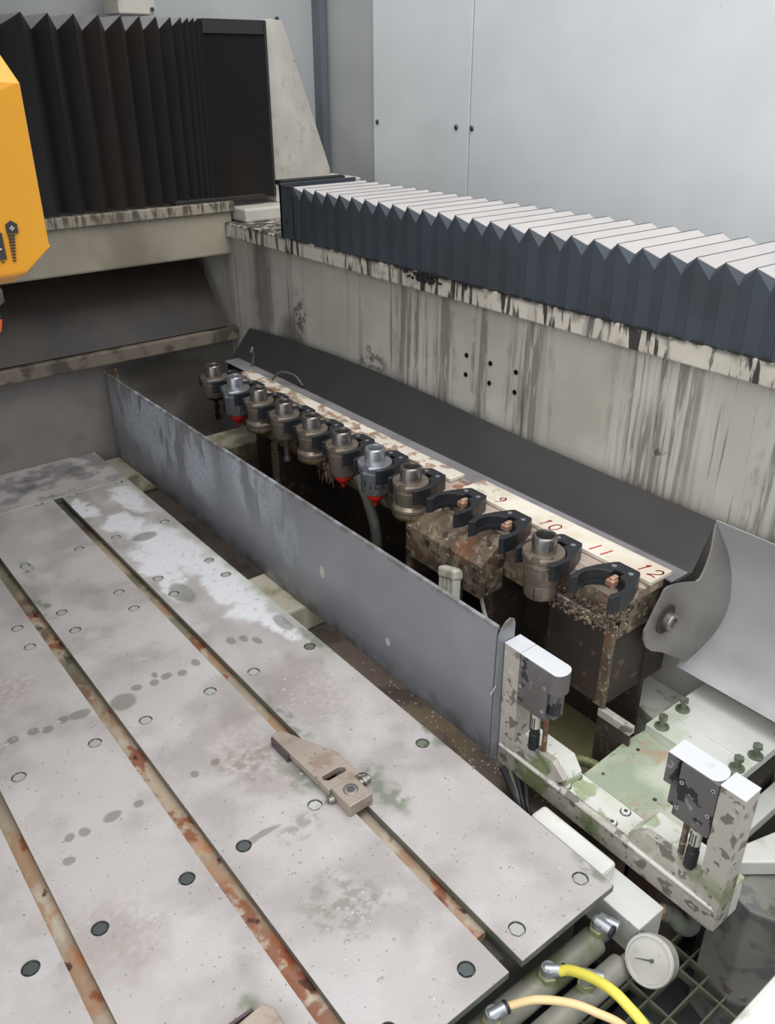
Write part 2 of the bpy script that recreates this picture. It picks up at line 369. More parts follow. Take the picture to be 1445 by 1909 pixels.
BARM = mat('rusty_slot_bar', (176, 160, 140), .5, layers=[((196,186,168), [('n', 20, .5, .6, (1,.5,1), 15)], .7), ((160,118,82), [('n', 26, .48, .58, (1,.6,1))], .6), ((186,112,54), [('n', 34, .56, .64, (1,.6,1), 11), ('r','y',1.0,.75)], .8), ((132,70,38), [('b', [(.318,.60,-.02,.02,.10,.03),(.318,.73,-.02,.012,.05,.03),(.318,.90,-.02,.010,.03,.03),(.318,1.33,-.02,.012,.06,.03),(.312,1.62,-.02,.02,.02,.03)], .03, .4), ('n', 50, .36, .5)], .85), ((132,62,34), [('n', 24, .58, .64, (1,.6,1), 5)], .8), ((70,34,26), [('n', 30, .64, .68, (1,.6,1), 9)], .9),
    ((98,104,88), [('r','y',1.0,1.5), ('n', 9, .42, .56)], .75), ((64,66,58), [('r','y',1.75,1.95)], .8)], bump=(90, .3))
BOLTM = mat('dull_bolt_steel', (176, 177, 172), .42, .2, layers=[((140,144,132), [('n', 40, .54, .64)], .5)], bump=(200, .1), coord='obj')
BOLTDK = mat('dark_bolt_steel', (84, 90, 90), .4, .5, bump=(200, .1), coord='obj')
BOLTMOSS = mat('mossy_bolt_steel', (112, 122, 104), .5, .3, layers=[((96,82,70), [('n', 60, .5, .6)], .6)], bump=(200, .2))
GUARDM = mat('blue_grey_stainless', (140, 142, 147), .42, .3, layers=[
    ((186,194,204), [('n', 22, .40, .52, (1,1,.35)), ('n', 130, .33, .45, (1,1,.7), 5), ('r','y',1.15,1.6,.1), ('b', [(.8,1.5,.20,.3,.13,.09),(.8,1.36,.12,.3,.05,.06),(.8,2.05,.16,.3,.22,.10),(.8,1.78,.15,.3,.09,.09)], .08, .5, 14.0)], .85, .7),
    ((132,138,146), [('n', 6, .5, .68, (1,1,.5), 3), ('r','y',1.5,1.9)], .6, .6),
    ((142,148,154), [('b', [(.8,1.0,.0,.3,.2,.022),(.8,1.35,.06,.3,.1,.03)], .03, .5), ('n', 30, .4, .6)], .5, .7),
    ((196,194,186), [('b', [(.8,1.235,.093,.2,.008,.014),(.8,1.02,.045,.2,.006,.009)], .01, .2)], .9, .8),
    ((92,78,64), [('r','z',.219,.232,.01), ('n', 30, .4, .55)], .6), ((70,72,60), [('r','z',.02,-.02,.01), ('n', 20, .4, .6)], .5)], bump=(150, .06), var=.08)
TRAYM = mat('shade_toned_stainless', (80, 79, 80), .38, .45, layers=[((74,74,76), [('n', 5, .45, .65, (1,.4,1))], .5), ((150,146,140), [('n', 70, .72, .77)], .6)], bump=(150, .06), var=.08)  # steep panel's dark reflection of the pit is put into the colour
TRAYEND = mat('grey_end_plate', (138, 135, 132), .42, .3, layers=[((110,106,102), [('n', 8, .5, .66)], .5), ((92,74,60), [('b', [(1.095,.64,.18,.035,.06,.035)], .02, .5)], .55)], bump=(150,.08))
TRAYF = mat('lit_tray_floor', (148, 145, 148), .5, .15, layers=[((112,108,110), [('n', 9, .5, .66)], .5)], bump=(150,.1))  # same tray steel, coloured lighter because the floor faces the light
TRAY2M = mat('pale_stainless', (172, 172, 174), .42, .25, layers=[((140,138,136), [('n', 5, .5, .68)], .5), ((190,190,188), [('n', 110, .72, .76)], .7), ((84,76,66), [('b', [(1.1,.64,.2,.05,.06,.04)], .02, .4)], .5)], bump=(150, .08), var=.06)
PLATEM = mat('pinkish_peeled_plate', (168, 152, 140), .55, layers=[((112,88,74), [('n', 24, .5, .58, (1,.5,1))], .8), ((198,188,172), [('n', 30, .58, .64, (1,.5,1), 3)], .8), ((134,72,44), [('n', 30, .62, .66, (1,.6,1), 8)], .8)], bump=(70, .4))
BOARDM = mat('peeling_cream_board', (218, 211, 198), .55, layers=[
    ((202,188,162), [('n', 9, .5, .62)], .5), ((166,146,130), [('r','x',1.060,1.050,.02), ('r','y',.9,.8)], .0), ((148,122,104), [('n', 44, .50, .58, (1,.5,1)), ('r','y',.95,1.15)], .85),
    ((150,92,58), [('n', 30, .58, .64, (1,1,1), 4), ('r','y',.98,1.1)], .75), ((206,196,176), [('n', 50, .6, .64, (1,.5,1), 7)], .7)], bump=(70, .4))
RUSTM = mat('rust_and_peeling_paint', (92, 76, 62), .7, layers=[
    ((140,132,114), [('n', 48, .50, .62)], .65), ((176,172,158), [('n', 90, .60, .66, (1,1,1), 3)], .7), ((132,118,96), [('n', 9, .5, .64, (1,1,1), 12)], .5), ((120,72,44), [('n', 15, .56, .64, (1,1,1), 6)], .6), ((38,30,26), [('n', 44, .60, .66, (1,1,1), 9)], .8)], bump=(70, .8))
RUSTDK = mat('dark_rusty_steel', (62, 54, 47), .7, layers=[((104,96,84), [('n', 40, .60, .68)], .6), ((84,54,36), [('n', 12, .56, .66, (1,1,1), 4)], .5), ((26,24,23), [('n', 7, .5, .66, (1,1,1), 8)], .6)], bump=(70, .5))
PITM = mat('black_oily_steel', (30, 30, 31), .5, layers=[((50,42,36), [('n', 8, .55, .68)], .6)], bump=(60, .3))
MOSSFL = mat('mossy_sludge_floor', (122, 116, 84), .5, layers=[((88,84,52), [('n', 9, .45, .6)], .7), ((130,116,100), [('n', 30, .56, .64, (1,1,1), 3)], .7), ((96,112,60), [('n', 7, .55, .66, (1,1,1), 6)], .5), ((200,196,180), [('n', 80, .70, .74)], .8)], bump=(60, .6))
RUSTFL = mat('rusty_sludge_strip', (106, 92, 82), .55, layers=[((70,58,52), [('n', 14, .5, .62)], .8), ((124,112,74), [('n', 10, .55, .66, (1,1,1), 3), ('r','y',1.05,.9)], .5), ((210,205,192), [('n', 90, .68, .72)], .8), ((48,46,42), [('r','y',1.2,1.35)], .6)], bump=(70, .8))
BLOCKM = mat('cream_block_paint', (196, 190, 172), .5, layers=[((132,116,80), [('n', 14, .5, .64)], .6), ((110,104,60), [('r','x',.80,.835,.01), ('n', 20, .4, .6)], .6)], bump=(90, .2))
PEEL = mat('peeling_grey_paint', (172, 167, 157), .5, layers=[((100,93,88), [('n', 44, .56, .595)], .85), ((190,187,180), [('n', 50, .60, .64, (1,1,1), 3)], .7), ((64,62,62), [('n', 60, .66, .70, (1,1,1), 8)], .8),
    ((104,120,70), [('n', 9, .55, .64, (1,1,1), 5), ('r','z',.06,.0)], .8)], bump=(70, .5), var=.05)
PEELGREEN = mat('algae_on_grey_paint', (214, 214, 208), .5, layers=[((132,146,96), [('n', 22, .54, .62)], .8), ((184,190,168), [('n', 8, .46, .62, (1,1,1), 4)], .5), ((104,100,84), [('n', 60, .66, .72)], .7)], bump=(70, .3), var=.05)
GREENPL = mat('algae_and_rust_plate', (172, 180, 160), .55, layers=[((144,156,134), [('n', 9, .45, .56), ('i', ('r','x',1.0,1.1,.05))], .7), ((168,146,124), [('n', 30, .52, .60, (1,1,1), 3), ('n', 7, .46, .6, (1,1,1), 13)], .85), ((146,104,80), [('n', 110, .58, .66, (1,1,1), 6), ('n', 9, .46, .6, (1,1,1), 13)], .75), ((196,200,184), [('n', 12, .56, .66, (1,1,1), 8)], .6)], bump=(70, .5), var=.06)
BOLTPL = mat('algae_white_plate', (208, 210, 204), .5, layers=[((166,178,148), [('n', 9, .52, .66)], .6), ((214,216,214), [('n', 14, .56, .66, (1,1,1), 4)], .6), ((120,112,84), [('n', 60, .68, .73)], .6)], bump=(80, .2), var=.05)
EDGEM = mat('rubbed_highlight_edge', (206, 203, 196), .35, .2, layers=[((150,144,134), [('n', 60, .52, .6)], .7)], bump=(120,.1))
ALU = mat('bare_bright_aluminium', (232, 234, 238), .35, .35, layers=[((200,202,206), [('n', 40, .6, .7)], .4)], bump=(200, .06), var=.03)
SENSM = mat('worn_sensor_enamel', (104, 101, 101), .5, .2, layers=[((34,38,44), [('n', 28, .58, .61)], .95), ((150,148,146), [('n', 60, .64, .68, (1,1,1), 4)], .8), ((84,78,74), [('n', 8, .5, .66, (1,1,1), 7)], .5)], bump=(90, .4))
STEELG = mat('brushed_steel', (150, 146, 140), .30, .8, layers=[((96,84,72), [('n', 40, .56, .66)], .5)], bump=(250, .08), coord='obj')
TOOLS = mat('worn_tool_steel', (144, 133, 121), .36, .65, layers=[((112,92,74), [('n', 35, .52, .64)], .6), ((76,58,44), [('n', 60, .62, .68, (1,1,1), 4)], .7)], bump=(200, .15), coord='obj')
SHANK = mat('ground_tool_shank', (142, 138, 136), .22, .85, layers=[((110,98,90), [('n', 50, .5, .66, (1,1,.2))], .4)], bump=(300, .05), coord='obj')
BRIGHT = mat('bright_tool_steel', (176, 180, 186), .25, .8, bump=(250, .05), coord='obj')
BRASS = mat('brassy_collet_ring', (170, 144, 96), .28, .8, layers=[((110,90,66), [('n', 50, .5, .6)], .6)], bump=(250, .08), coord='obj')
BORE = mat('dark_bore', (62, 50, 44), .5, .4, bump=None, coord='obj')
RED = mat('red_plastic', (214, 44, 30), .45, bump=(100, .1), coord='obj')
DKTOOL = mat('dark_cutter_steel', (44, 38, 36), .4, .5, bump=(100, .2), coord='obj')
COPPER = mat('worn_copper_catch', (172, 146, 126), .4, .3, layers=[((150,96,74), [('n', 80, .5, .6)], .7)], bump=None, coord='obj')
PLAST = mat('black_gripper_plastic', (34, 36, 40), .38, 0, layers=[((62,66,72), [('n', 60, .66, .74)], .5)], bump=(250, .08), coord='obj')
REDPAINT = mat('red_brush_paint', (184, 20, 42), .5, bump=None)
INK = mat('black_ink', (24, 26, 30), .5, bump=None)
CHROME = mat('dull_chrome', (168, 172, 176), .38, .6, layers=[((110,112,112), [('n', 70, .55, .65)], .5)], bump=(200, .1))
BRASSN = mat('greenish_brass_nut', (146, 148, 112), .45, .3, layers=[((180,184,130), [('n', 60, .5, .6)], .5)], bump=(200, .1))
TUBEM = mat('mossy_air_cylinder', (136, 134, 124), .45, .2, layers=[((98,108,76), [('n', 12, .48, .62)], .8), ((154,152,146), [('n', 18, .56, .66, (1,1,1), 4)], .6)], bump=(120, .2))
YHOSE = mat('yellow_hose', (224, 212, 88), .4, bump=None)
BHOSE = mat('beige_hose', (222, 196, 146), .45, bump=None)
BLKRUB = mat('black_rubber', (38, 39, 40), .55, bump=(150, .1))
GREYRUB = mat('dusty_grey_rubber', (88, 90, 86), .6, layers=[((110,118,98), [('n', 20, .5, .62)], .6)], bump=(150, .15))
CONN = mat('ivory_connector_plastic', (196, 194, 182), .5, layers=[((134,126,108), [('n', 30, .56, .66)], .6)], bump=(120, .1))
GAUGEF = mat('frosted_gauge_dial', (226, 229, 232), .3, layers=[((212,215,218), [('n', 50, .5, .66)], .4)], bump=None)
GAUGEB = mat('stained_gauge_case', (188, 186, 180), .35, .4, layers=[((150,145,130), [('n', 60, .58, .68)], .4)], bump=None)
GRATEM = mat('mossy_steel_grate', (112, 116, 96), .6, layers=[((86,88,70), [('n', 20, .5, .6)], .6)], bump=(80, .3))
FLOORM = mat('dark_wet_floor', (58, 62, 62), .5, layers=[((36,38,38), [('n', 6, .45, .6)], .6), ((92,94,90), [('n', 20, .62, .7)], .4)], bump=(40, .3))
CASTG = mat('peeling_grey_casting', (134, 132, 126), .55, layers=[((104,102,104), [('n', 10, .54, .58)], .8), ((92,80,74), [('n', 20, .62, .66, (1,1,1), 4)], .8), ((92,104,80), [('n', 5, .5, .62, (1,1,1), 7)], .6)], bump=(70, .3))
WHITEC = mat('white_painted_casting', (222, 222, 216), .45, layers=[((160,170,140), [('n', 10, .58, .68)], .6)], bump=(90, .15))
CLAMPM = mat('aged_clamp_steel', (168, 156, 144), .42, .35, layers=[((140,112,90), [('n', 26, .52, .64)], .55), ((100,90,84), [('n', 70, .64, .70)], .6)], bump=(150, .2))
CLAMPDK = mat('purplish_hard_steel', (92, 80, 84), .4, .4, bump=(150, .1))
CHIP = mat('pale_swarf', (190, 180, 160), .6, bump=None)
SWARF = mat('brown_swarf_crumbs', (92, 78, 66), .7, layers=[((150,136,118), [('n', 90, .5, .6)], .8)], bump=(100, .5))

# ---------------------------------------------------------------- setting: enclosure, floor
struct('floor', box(NB(), -3.0, 3.2, -2.0, 3.4, -.62, -.60), FLOORM)
struct('wall_right', box(NB(), 1.80, 1.84, .55, 1.914, -.6, 2.3), PANEL, .002)
struct('trim_1', box(NB(), 1.80, 1.84, 1.919, 2.362, -.6, 2.3), PANEL, .002)
struct('trim_2', box(NB(), 1.81, 1.85, -1.0, .548, -.6, 2.3), PANEL, .002)
bm = box(NB(), 1.826, 1.86, 2.362, 2.70, -.6, 2.3); pass
struct('trim_3', bm, PANEL2)
struct('wall_rear', box(NB(), .20, 1.812, 2.68, 2.72, -.6, 2.3), PANEL2)
struct('trim_gap_shade', box(NB(), 1.790, 1.814, 2.635, 2.682, -.1, 2.3), GAPSHADE)  # dark strip standing in for the shaded gap in the corner
struct('wall_left_unseen', box(NB(), -1.9, -1.86, 1.25, 2.72, -.6, 2.3), PANEL2)  # unseen rear-half wall, added to keep low side light off the rear
def screw(x, y, z, d, lab):
    o = obj('panel_screw', lathe(NB(), [(.0075,0),(.0075,.002),(.005,.0045),(.002,.0045),(.002,.002)], (x,y,z), d, 20), BOLTDK)
    tag(o, lab, 'screw', 'enclosure panel screws')
screw(1.80, 2.342, .854, (-1,0,0), 'small screw at the left edge of the pale wall panel')
screw(1.80, 1.970, .854, (-1,0,0), 'small screw just left of the wall panel seam')
screw(1.80, 1.905, .854, (-1,0,0), 'small screw just right of the wall panel seam')
screw(1.655, 2.68, 1.147, (0,-1,0), 'screw high on the rear wall above the white gusset')

# right bed wall under the bellows, with its stained rim
bm = box(NB(), 1.225, 1.46, -.3, 2.50, -.6, .606)
wl = struct('wall_bed', bm, WALLM)
struct('trim_5', box(NB(), 1.205, 1.46, -.3, 2.298, .572, .612), RIMM, .003)
hb = NB()
for z_ in (.455, .412):
    for y_ in (1.284, 1.211, 1.137): lathe(hb, [(.0055,0),(.0055,.0015),(.0035,.0015),(.003,-.001)], (1.225, y_, z_), (-1,0,0), 14)
o = obj('bolt_hole_rims', hb, PITM, kind='structure')
o.name = 'trim_6'

# rear: crossbeam, sloped recess, ledge, lower wall
bm = box(NB(), -1.86, 1.232, 2.30, 2.56, .520, .664)
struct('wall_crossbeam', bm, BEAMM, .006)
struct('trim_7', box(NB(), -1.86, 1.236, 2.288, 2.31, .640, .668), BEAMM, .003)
add(bm := NB(), [(-1.86,2.325,.298),(1.205,2.325,.308),(1.245,2.47,.50),(1.12,2.58,.60),(-1.86,2.58,.60),(-1.86,2.60,.28),(1.205,2.60,.28),(1.14,2.62,.60),(-1.86,2.62,.60)], [(0,1,2,3,4)])
struct('wall_recess', sheet(NB(), [(2.325,.298),(2.45,.45),(2.60,.60)], .012, 'yz', -1.86, 1.19), RECM)
bm.free()
struct('wall_recess_end', box(NB(), 1.0, 1.40, 2.56, 2.60, -.1, .64), PANEL2)
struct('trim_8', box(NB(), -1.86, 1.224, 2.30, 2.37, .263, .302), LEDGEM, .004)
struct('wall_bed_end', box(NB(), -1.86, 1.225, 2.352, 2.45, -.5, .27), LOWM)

# ---------------------------------------------------------------- worktable
T = thing('worktable', 'pale worn steel slotted worktable filling the lower left', 'worktable', (-.2, 1.4, -.30))
COLS = [.701-.0, .579+.0015, .489, .3655, .2755, .1508, .0608, -.065]
COLX = [.7072, .5812, .4906, .3660, .2758, .1508, .0610, -.065, -.155]
ROWY = [.468, .8085, 1.1505, 1.4901, 1.5692, 1.8080, 2.0998]
SL = [(.530,.554), (.305,.332), (.097,.119), (-.118,-.096)]
edges = [.735, SL[0][1], SL[0][0], SL[1][1], SL[1][0], SL[2][1], SL[2][0], SL[3][1], SL[3][0], -1.2]
darkset = {(1,5),(1,4),(1,6),(0,2),(1,3),(0,3)}
mossset = {(2,0),(1,0),(0,4)}
plates = []
for pi_ in range(5):
    x1, x0 = edges[2*pi_], edges[2*pi_+1]
    bmp = box(NB(), x0, x1, .432, 2.105, -.013, 0); cu = NB(); loc = []
    for ci, X in enumerate(COLX):
        if x0 < X < x1:
            for ri, Y in enumerate(ROWY):
                if ri in (3,) and ci > 4: pass
                lathe(cu, [(.0118,-.009),(.0118,.004)], (X, Y, 0), n=28); loc.append((X, Y, ci, ri))
    if loc: bmp = cut(bmp, cu)
    pl = obj('plate', bmp, TABLEM, T, bevel=.0012, seg=1); plates.append(pl)
    for (X, Y, ci, ri) in loc:
        q = NB(); z0 = -.009
        cyl(q, (X,Y,z0), (X,Y,z0+.0080), .0098, .0096, 6, ph=random.random())
        lathe(q, [(.0108,z0),(.0108,z0+.0055)], (X,Y,0), n=24)
        if (ri, ci) in darkset: mm = BOLTDK
        elif (ri, ci) in mossset: mm = BOLTMOSS
        else: mm = BOLTM
        obj('bolt', q, mm, pl)
pl = obj('end_plate', box(NB(), -1.2, .735, 2.107, 2.35, -.013, 0), TABLEM, T, bevel=.0012, seg=1)
for s0, s1 in SL:
    obj('slot_bar', box(NB(), s0-.003, s1+.003, .50, 2.105, -.034, -.019), BARM, T)
bm = box(NB(), -1.2, .705, .465, 2.35, -.14, -.034)
for i in range(5): box(bm, edges[2*i+1]+.004, edges[2*i]-(.03 if i == 0 else .004), .458, 2.105, -.034, -.013)
box(bm, -1.2, .705, 2.105, 2.35, -.034, -.013)
obj('table_base', bm, TEDGE, T)
bm = box(NB(), -1.1, .68, .55, 2.3, -.60, -.14)
obj('table_pedestal', bm, PITM, T)
# pneumatic cylinders run beneath the table front
# water beads and swarf on the table
bm = NB()
def bead(bm, x, y, z, rx, ry, h):
    n = 10; V = []; F = []
    for j, t in enumerate((0, .5, .85)):
        for i in range(n): V.append((x+rx*math.cos(2*PI*i/n)*math.cos(t*PI/2), y+ry*math.sin(2*PI*i/n)*math.cos(t*PI/2), z+h*math.sin(t*PI/2)))
    V.append((x, y, z+h))
    for j in range(2):
        for i in range(n): F.append((j*n+i, j*n+(i+1) % n, (j+1)*n+(i+1) % n, (j+1)*n+i))
    for i in range(n): F.append((2*n+i, 2*n+(i+1) % n, 3*n))
    F.append(tuple(range(n))[::-1]); add(bm, V, F)
for (cx_, cy_, sx_, sy_, n_) in ((.42,.66,.035,.07,46),(.60,1.04,.02,.06,42),(.64,.84,.02,.04,8),(.47,.95,.03,.06,10),(.20,1.24,.06,.01,10)):
    for i in range(n_):
        rr = random.uniform(.0012, .0038)
        bead(bm, random.gauss(cx_, sx_), random.gauss(cy_, sy_), 0, rr*random.uniform(.6,1.6), rr*random.uniform(.6,1.2), rr*.35)
WATER = bpy.data.materials.new('clear_coolant'); WATER.use_nodes = True
P = WATER.node_tree.nodes['Principled BSDF']; P.inputs['Base Color'].default_value = (.36,.34,.33,1); P.inputs['Roughness'].default_value = .06; P.inputs['IOR'].default_value = 1.45
tag(obj('coolant_droplets', bm, WATER, smooth=60), 'clear coolant droplets scattered over the worktable plates', 'droplets', kind='stuff')

# bed beside the table: sludge strip and cream support blocks
struct('floor_strip', box(NB(), .60, .885, .50, 2.352, -.16, -.10), RUSTFL)
for (y0, y1, lab) in ((1.315, 1.49, 'cream support block between table edge and steel guard, middle of the gap'), (2.19, 2.34, 'cream support block at the far end of the gap beside the table')):
    o = obj('support_block', box(NB(), .706, .865, y0, y1, -.10, -.032), BLOCKM, bevel=.006); tag(o, lab, 'block', 'cream blocks beside the table')
bm = NB()
for i in range(190):
    x, y = random.uniform(.75, .86), random.triangular(.52, 1.3, .8); s_ = random.uniform(.0006, .0024)
    box(bm, -s_, s_, -s_*.5, s_*.5, 0, s_*.5, Matrix.Translation((x, y, -.1)) @ Matrix.Rotation(random.uniform(0, 6), 4, 'Z') @ Matrix.Rotation(random.uniform(-.4,.4), 4, 'X'))
tag(obj('swarf_crumbs', bm, CHIP), 'pale swarf crumbs on the rusty strip beside the table', 'swarf', kind='stuff')

# ---------------------------------------------------------------- long steel guard beside the table
G = thing('splash_guard', 'long blue grey steel splash guard beside the table, patchy and scuffed', 'splash guard', (.80, 1.5, -.04))
bm = strip_prism(NB(), [(.800,-.030),(.799,.0),(.799,.226),(.8005,.2305),(.806,.232)], [(.8025,-.030),(.8025,.0),(.8025,.222),(.803,.2245),(.806,.2255)], 'xz', .744, 2.322)
obj('guard_sheet', bm, GUARDM, G, smooth=40)
p_ = [(.801,-.04),(.801,.214),(.806,.226),(.815,.236),(.825,.240),(.833,.236),(.836,.226),(.836,.19),(.826,-.04)]
obj('end_flange', prism(NB(), p_, 'xz', .739, .7425), GUARDM, G)
p_ = [(.801,-.03),(.801,.225),(.795,.24),(.80,.246),(.83,.246),(.835,.235),(.835,-.03)]
obj('far_flange', prism(NB(), p_, 'xz', 2.321, 2.3245), RUSTM, G)
bm = cyl(NB(), (.790,.7395,.105), (.802,.7395,.118), .0012, n=8)
obj('wire_stub', bm, BRIGHT, G)

# ---------------------------------------------------------------- pit under the tools
struct('floor_pit', box(NB(), .885, 1.225, .45, 2.352, -.42, -.38), PITM)
struct('floor_sump', box(NB(), .885, 1.225, .60, .98, -.38, -.12), MOSSFL)
struct('wall_pit', box(NB(), .875, .885, .50, 2.352, -.40, -.10), RUSTDK)
o = obj('pit_crossbar', box(NB(), .885, 1.215, 2.12, 2.25, -.06, .0), BLOCKM, bevel=.004); tag(o, 'cream crossbar spanning the pit under the far tool holders', 'crossbar')

# ---------------------------------------------------------------- tool rack
R = thing('tool_rack', 'rusty long rack beam carrying a row of numbered black tool grippers', 'tool rack', (1.03, 1.3, .15))
bm = box(NB(), 1.045, 1.104, .645, 1.093, .2585, .266); bd = obj('number_board', bm, BOARDM, R, bevel=.001)
bm = box(NB(), 1.052, 1.092, 1.135, 2.005, .2585, .266); bd2 = obj('number_board', bm, BOARDM, R, bevel=.001, label='heavily peeled far half of the number board')
obj('mounting_plate', box(NB(), .9945, 1.088, .648, 2.01, .240, .2575), PLATEM, R, bevel=.001)
obj('rack_beam', box(NB(), .9935, 1.10, .66, 2.0, .165, .240), RUSTM, R, bevel=.002)
YT = lambda k: .796+.1161*(11-k)
for k, tx_ in ((2,'2'),(4,'4'),(5,'5'),(6,'6'),(7,'7'),(9,'9'),(10,'10'),(11,'11'),(12,'12')):
    y0 = YT(k)-.012; sz = .0165; x0 = 1.052
    if k == 12: y0 = .690; x0 = 1.062
    bm = NB(); strokes(bm, tx_, lambda u, v, y0=y0, x0=x0: (x0+v, y0-u-v*.15, .2663), sz if k > 8 else .012, .095 if k > 8 else .06)
    obj('painted_number', bm, REDPAINT, R)
def upright(y, thick, z1, z0, x0=.985, x1=1.15, flip=1):
    q = NB(); box(q, x0, x1, y-thick, y, z0, z1); o = obj('upright_web', q, RUSTDK, R, bevel=.0015)
    q = NB(); box(q, x0-.004, x0+.006, y-thick-.004, y+.010, z0, z1+.004); obj('upright_flange', q, RUSTM, R, bevel=.0015)
upright(.672, .008, .200, .025, .99, 1.16)
upright(.948, .008, .215, -.20, .985, 1.15)
upright(1.72, .008, .165, -.25, .985, 1.13)
# vertical plate with a pale top edge between the uprights
obj('gusset_plate', box(NB(), .985, .993, .676, .795, .03, .196), RUSTDK, R, bevel=.001)
obj('gusset_edge', box(NB(), .980, .992, .69, .795, .196, .202), PEEL, R, bevel=.001)
obj('rear_web', box(NB(), 1.09, 1.10, .66, 2.0, -.2, .17), RUSTDK, R)
# box bracket between tool 8 and the middle upright
bm = NB(); prism(bm, [(.930,.140),(.930,.208),(.990,.250),(.990,.140)], 'xz', .915, 1.128)
B_ = obj('sensor_bracket', bm, RUSTM, R, bevel=.002)
for (y_, z_) in ((1.118,.197),(1.118,.152),(1.06,.197),(.965,.19),(.928,.198),(.928,.176),(.955,.160),(.928,.152)):
    obj('bracket_screw', lathe(NB(), [(.0055,0),(.0055,.003),(.003,.003),(.003,.001)], (.930, y_, z_), (-1,0,0), 12), RUSTDK, B_)
obj('bracket_leg', box(NB(), .932, .940, 1.115, 1.128, .05, .14), RUSTM, R)
# rusty beam stub end and L-angle foot rail
bm = box(NB(), .985, .999, .600, .668, .006, .022); pass
o = obj('foot_rail', bm, PEEL, bevel=.001); obj('rail_web', box(NB(), .987, .991, .600, .668, -.12, .006), RUSTDK, o); tag(o, 'narrow peeling rail leading from rack upright to green plate', 'rail')
# swarf crumbs on the beam under gripper 12
bm = NB()
for i in range(1100):
    x, y = random.gauss(.99, .016), random.gauss(.715, .035); s_ = random.uniform(.0008, .0022)
    if not (.64 < y < .80 and .955 < x < 1.02): continue
    z_ = .198+max(0, (x-.98))*1.0+random.uniform(0,.01)
    if x < .985: z_ = .203-random.uniform(0,.01)
    box(bm, -s_, s_, -s_, s_, -s_, s_, Matrix.Translation((x, y, z_)) @ Matrix.Rotation(random.uniform(0, 6), 4, 'Z') @ Matrix.Rotation(random.uniform(0,3), 4, 'X'))
box(bm, .984, 1.0, .66, .78, .19, .203)
tag(obj('swarf_pile', bm, SWARF), 'brown crumbly swarf caked on the beam under the twelfth gripper', 'swarf', kind='stuff')

# white corded connector on the bracket, cables in the pit
K = thing('cable_connector', 'ivory ribbed cable connector hanging below the rusty bracket', 'connector', (.925, .985, .12))
def slant(q, y, w_, off=0, l=.09):
    Mx = Matrix.Translation((.922+off, y, .168)) @ Matrix.Rotation(math.radians(-14), 4, 'X') @ Matrix.Rotation(math.radians(14), 4, 'Y')
    return Mx
bm = box(NB(), -.013, .013, -.024, .024, -.012, .010, slant(None, .985, 0)); obj('connector_head', bm, CONN, K, bevel=.005)
for i in range(4):
    bm = box(NB(), -.011, .007, -.022+i*.0115, -.022+i*.0115+.008, -.11, -.010, slant(None, .985, 0)); obj('connector_rib', bm, CONN, K, bevel=.001)
bm = box(NB(), .0, .014, -.021, .021, -.11, -.018, slant(None, .985, 0)); obj('connector_core', bm, BLKRUB, K)
bm = tube(NB(), [(.955,.938,.138),(.955,.925,.10),(.95,.90,.06),(.945,.885,.0),(.95,.88,-.1)], .004, 10)
tag(obj('thin_cable', bm, CONN, smooth=True), 'thin ivory cable dropping beside the middle rack upright', 'cable')
bm = tube(NB(), [(.978,1.352,.215),(.976,1.324,.186),(.974,1.301,.152),(.972,1.281,.108),(.970,1.274,.05),(.968,1.27,-.06),(.968,1.27,-.2)], .012, 14)
tag(obj('pit_hose', bm, GREYRUB, smooth=True), 'thick dark hose dropping below the T216 tool holder', 'hose')
bm = cyl(NB(), (.915,1.03,.02), (1.06,1.03,.02), .042, n=32)
tag(obj('pit_motor', bm, BLKRUB, bevel=.004, smooth=True), 'dark round motor housing in the pit behind the connector', 'motor')
bm = box(NB(), .93, 1.08, 1.085, 1.225, -.02, .045, None); tag(obj('pit_box', bm, RUSTDK, bevel=.006), 'rusty dark box in the pit below tool holder eight', 'box')

# ---------------------------------------------------------------- grippers
def gripper_body():
    q = []; 
    # outline clockwise, opening towards -x
    outer = [(-.030,.0385),(-.022,.043),(-.010,.0455),(.012,.0445),(.034,.0385),(.066,.0245),(.0705,.020),(.0705,-.020),(.066,-.0245),(.034,-.0385),(.012,-.0445),(-.010,-.0455),(-.022,-.043),(-.030,-.0385)]
    inner = []
    ri = .0362
    for i in range(25):
        an = math.radians(-130+260*i/24); x, y = ri*math.cos(an), ri*math.sin(an)
        inner.append((x, y))
    out = outer+[( -.029,-.0365)]+[(x, y) for x, y in inner if x > -.0225]+[(-.029,.0365)]
    return out
def make_gripper(lab):
    t = thing('tool_gripper', lab, 'gripper', (0,0,0), 'black tool grippers along the rack')
    bm = prism(NB(), gripper_body(), 'xy', -.015, .015)
    cu = box(NB(), .024, .047, -.0085, .0085, -.02, .02)
    bm = cut(bm, cu)
    obj('gripper_body', bm, PLAST, t, bevel=.0015, at='local')
    # inner lip of the jaws
    pts = []
    for i in range(21):
        an = math.radians(-118+236*i/20); pts.append((math.cos(an), math.sin(an)))
    bm = strip_prism(NB(), [(x*.0368, y*.0368) for x, y in pts], [(x*.0328, y*.0328) for x, y in pts], 'xy', -.008, -.003)
    obj('jaw_lip', bm, PLAST, t, at='local')
    for s in (1, -1):
        obj('cap_screw', lathe(NB(), [(.0046,.0152),(.0046,.0162),(.0024,.0162),(.0022,.0145)], (.052, s*.0165, 0), n=16), BRIGHT, t, at='local')
    return t
g0 = make_gripper('')
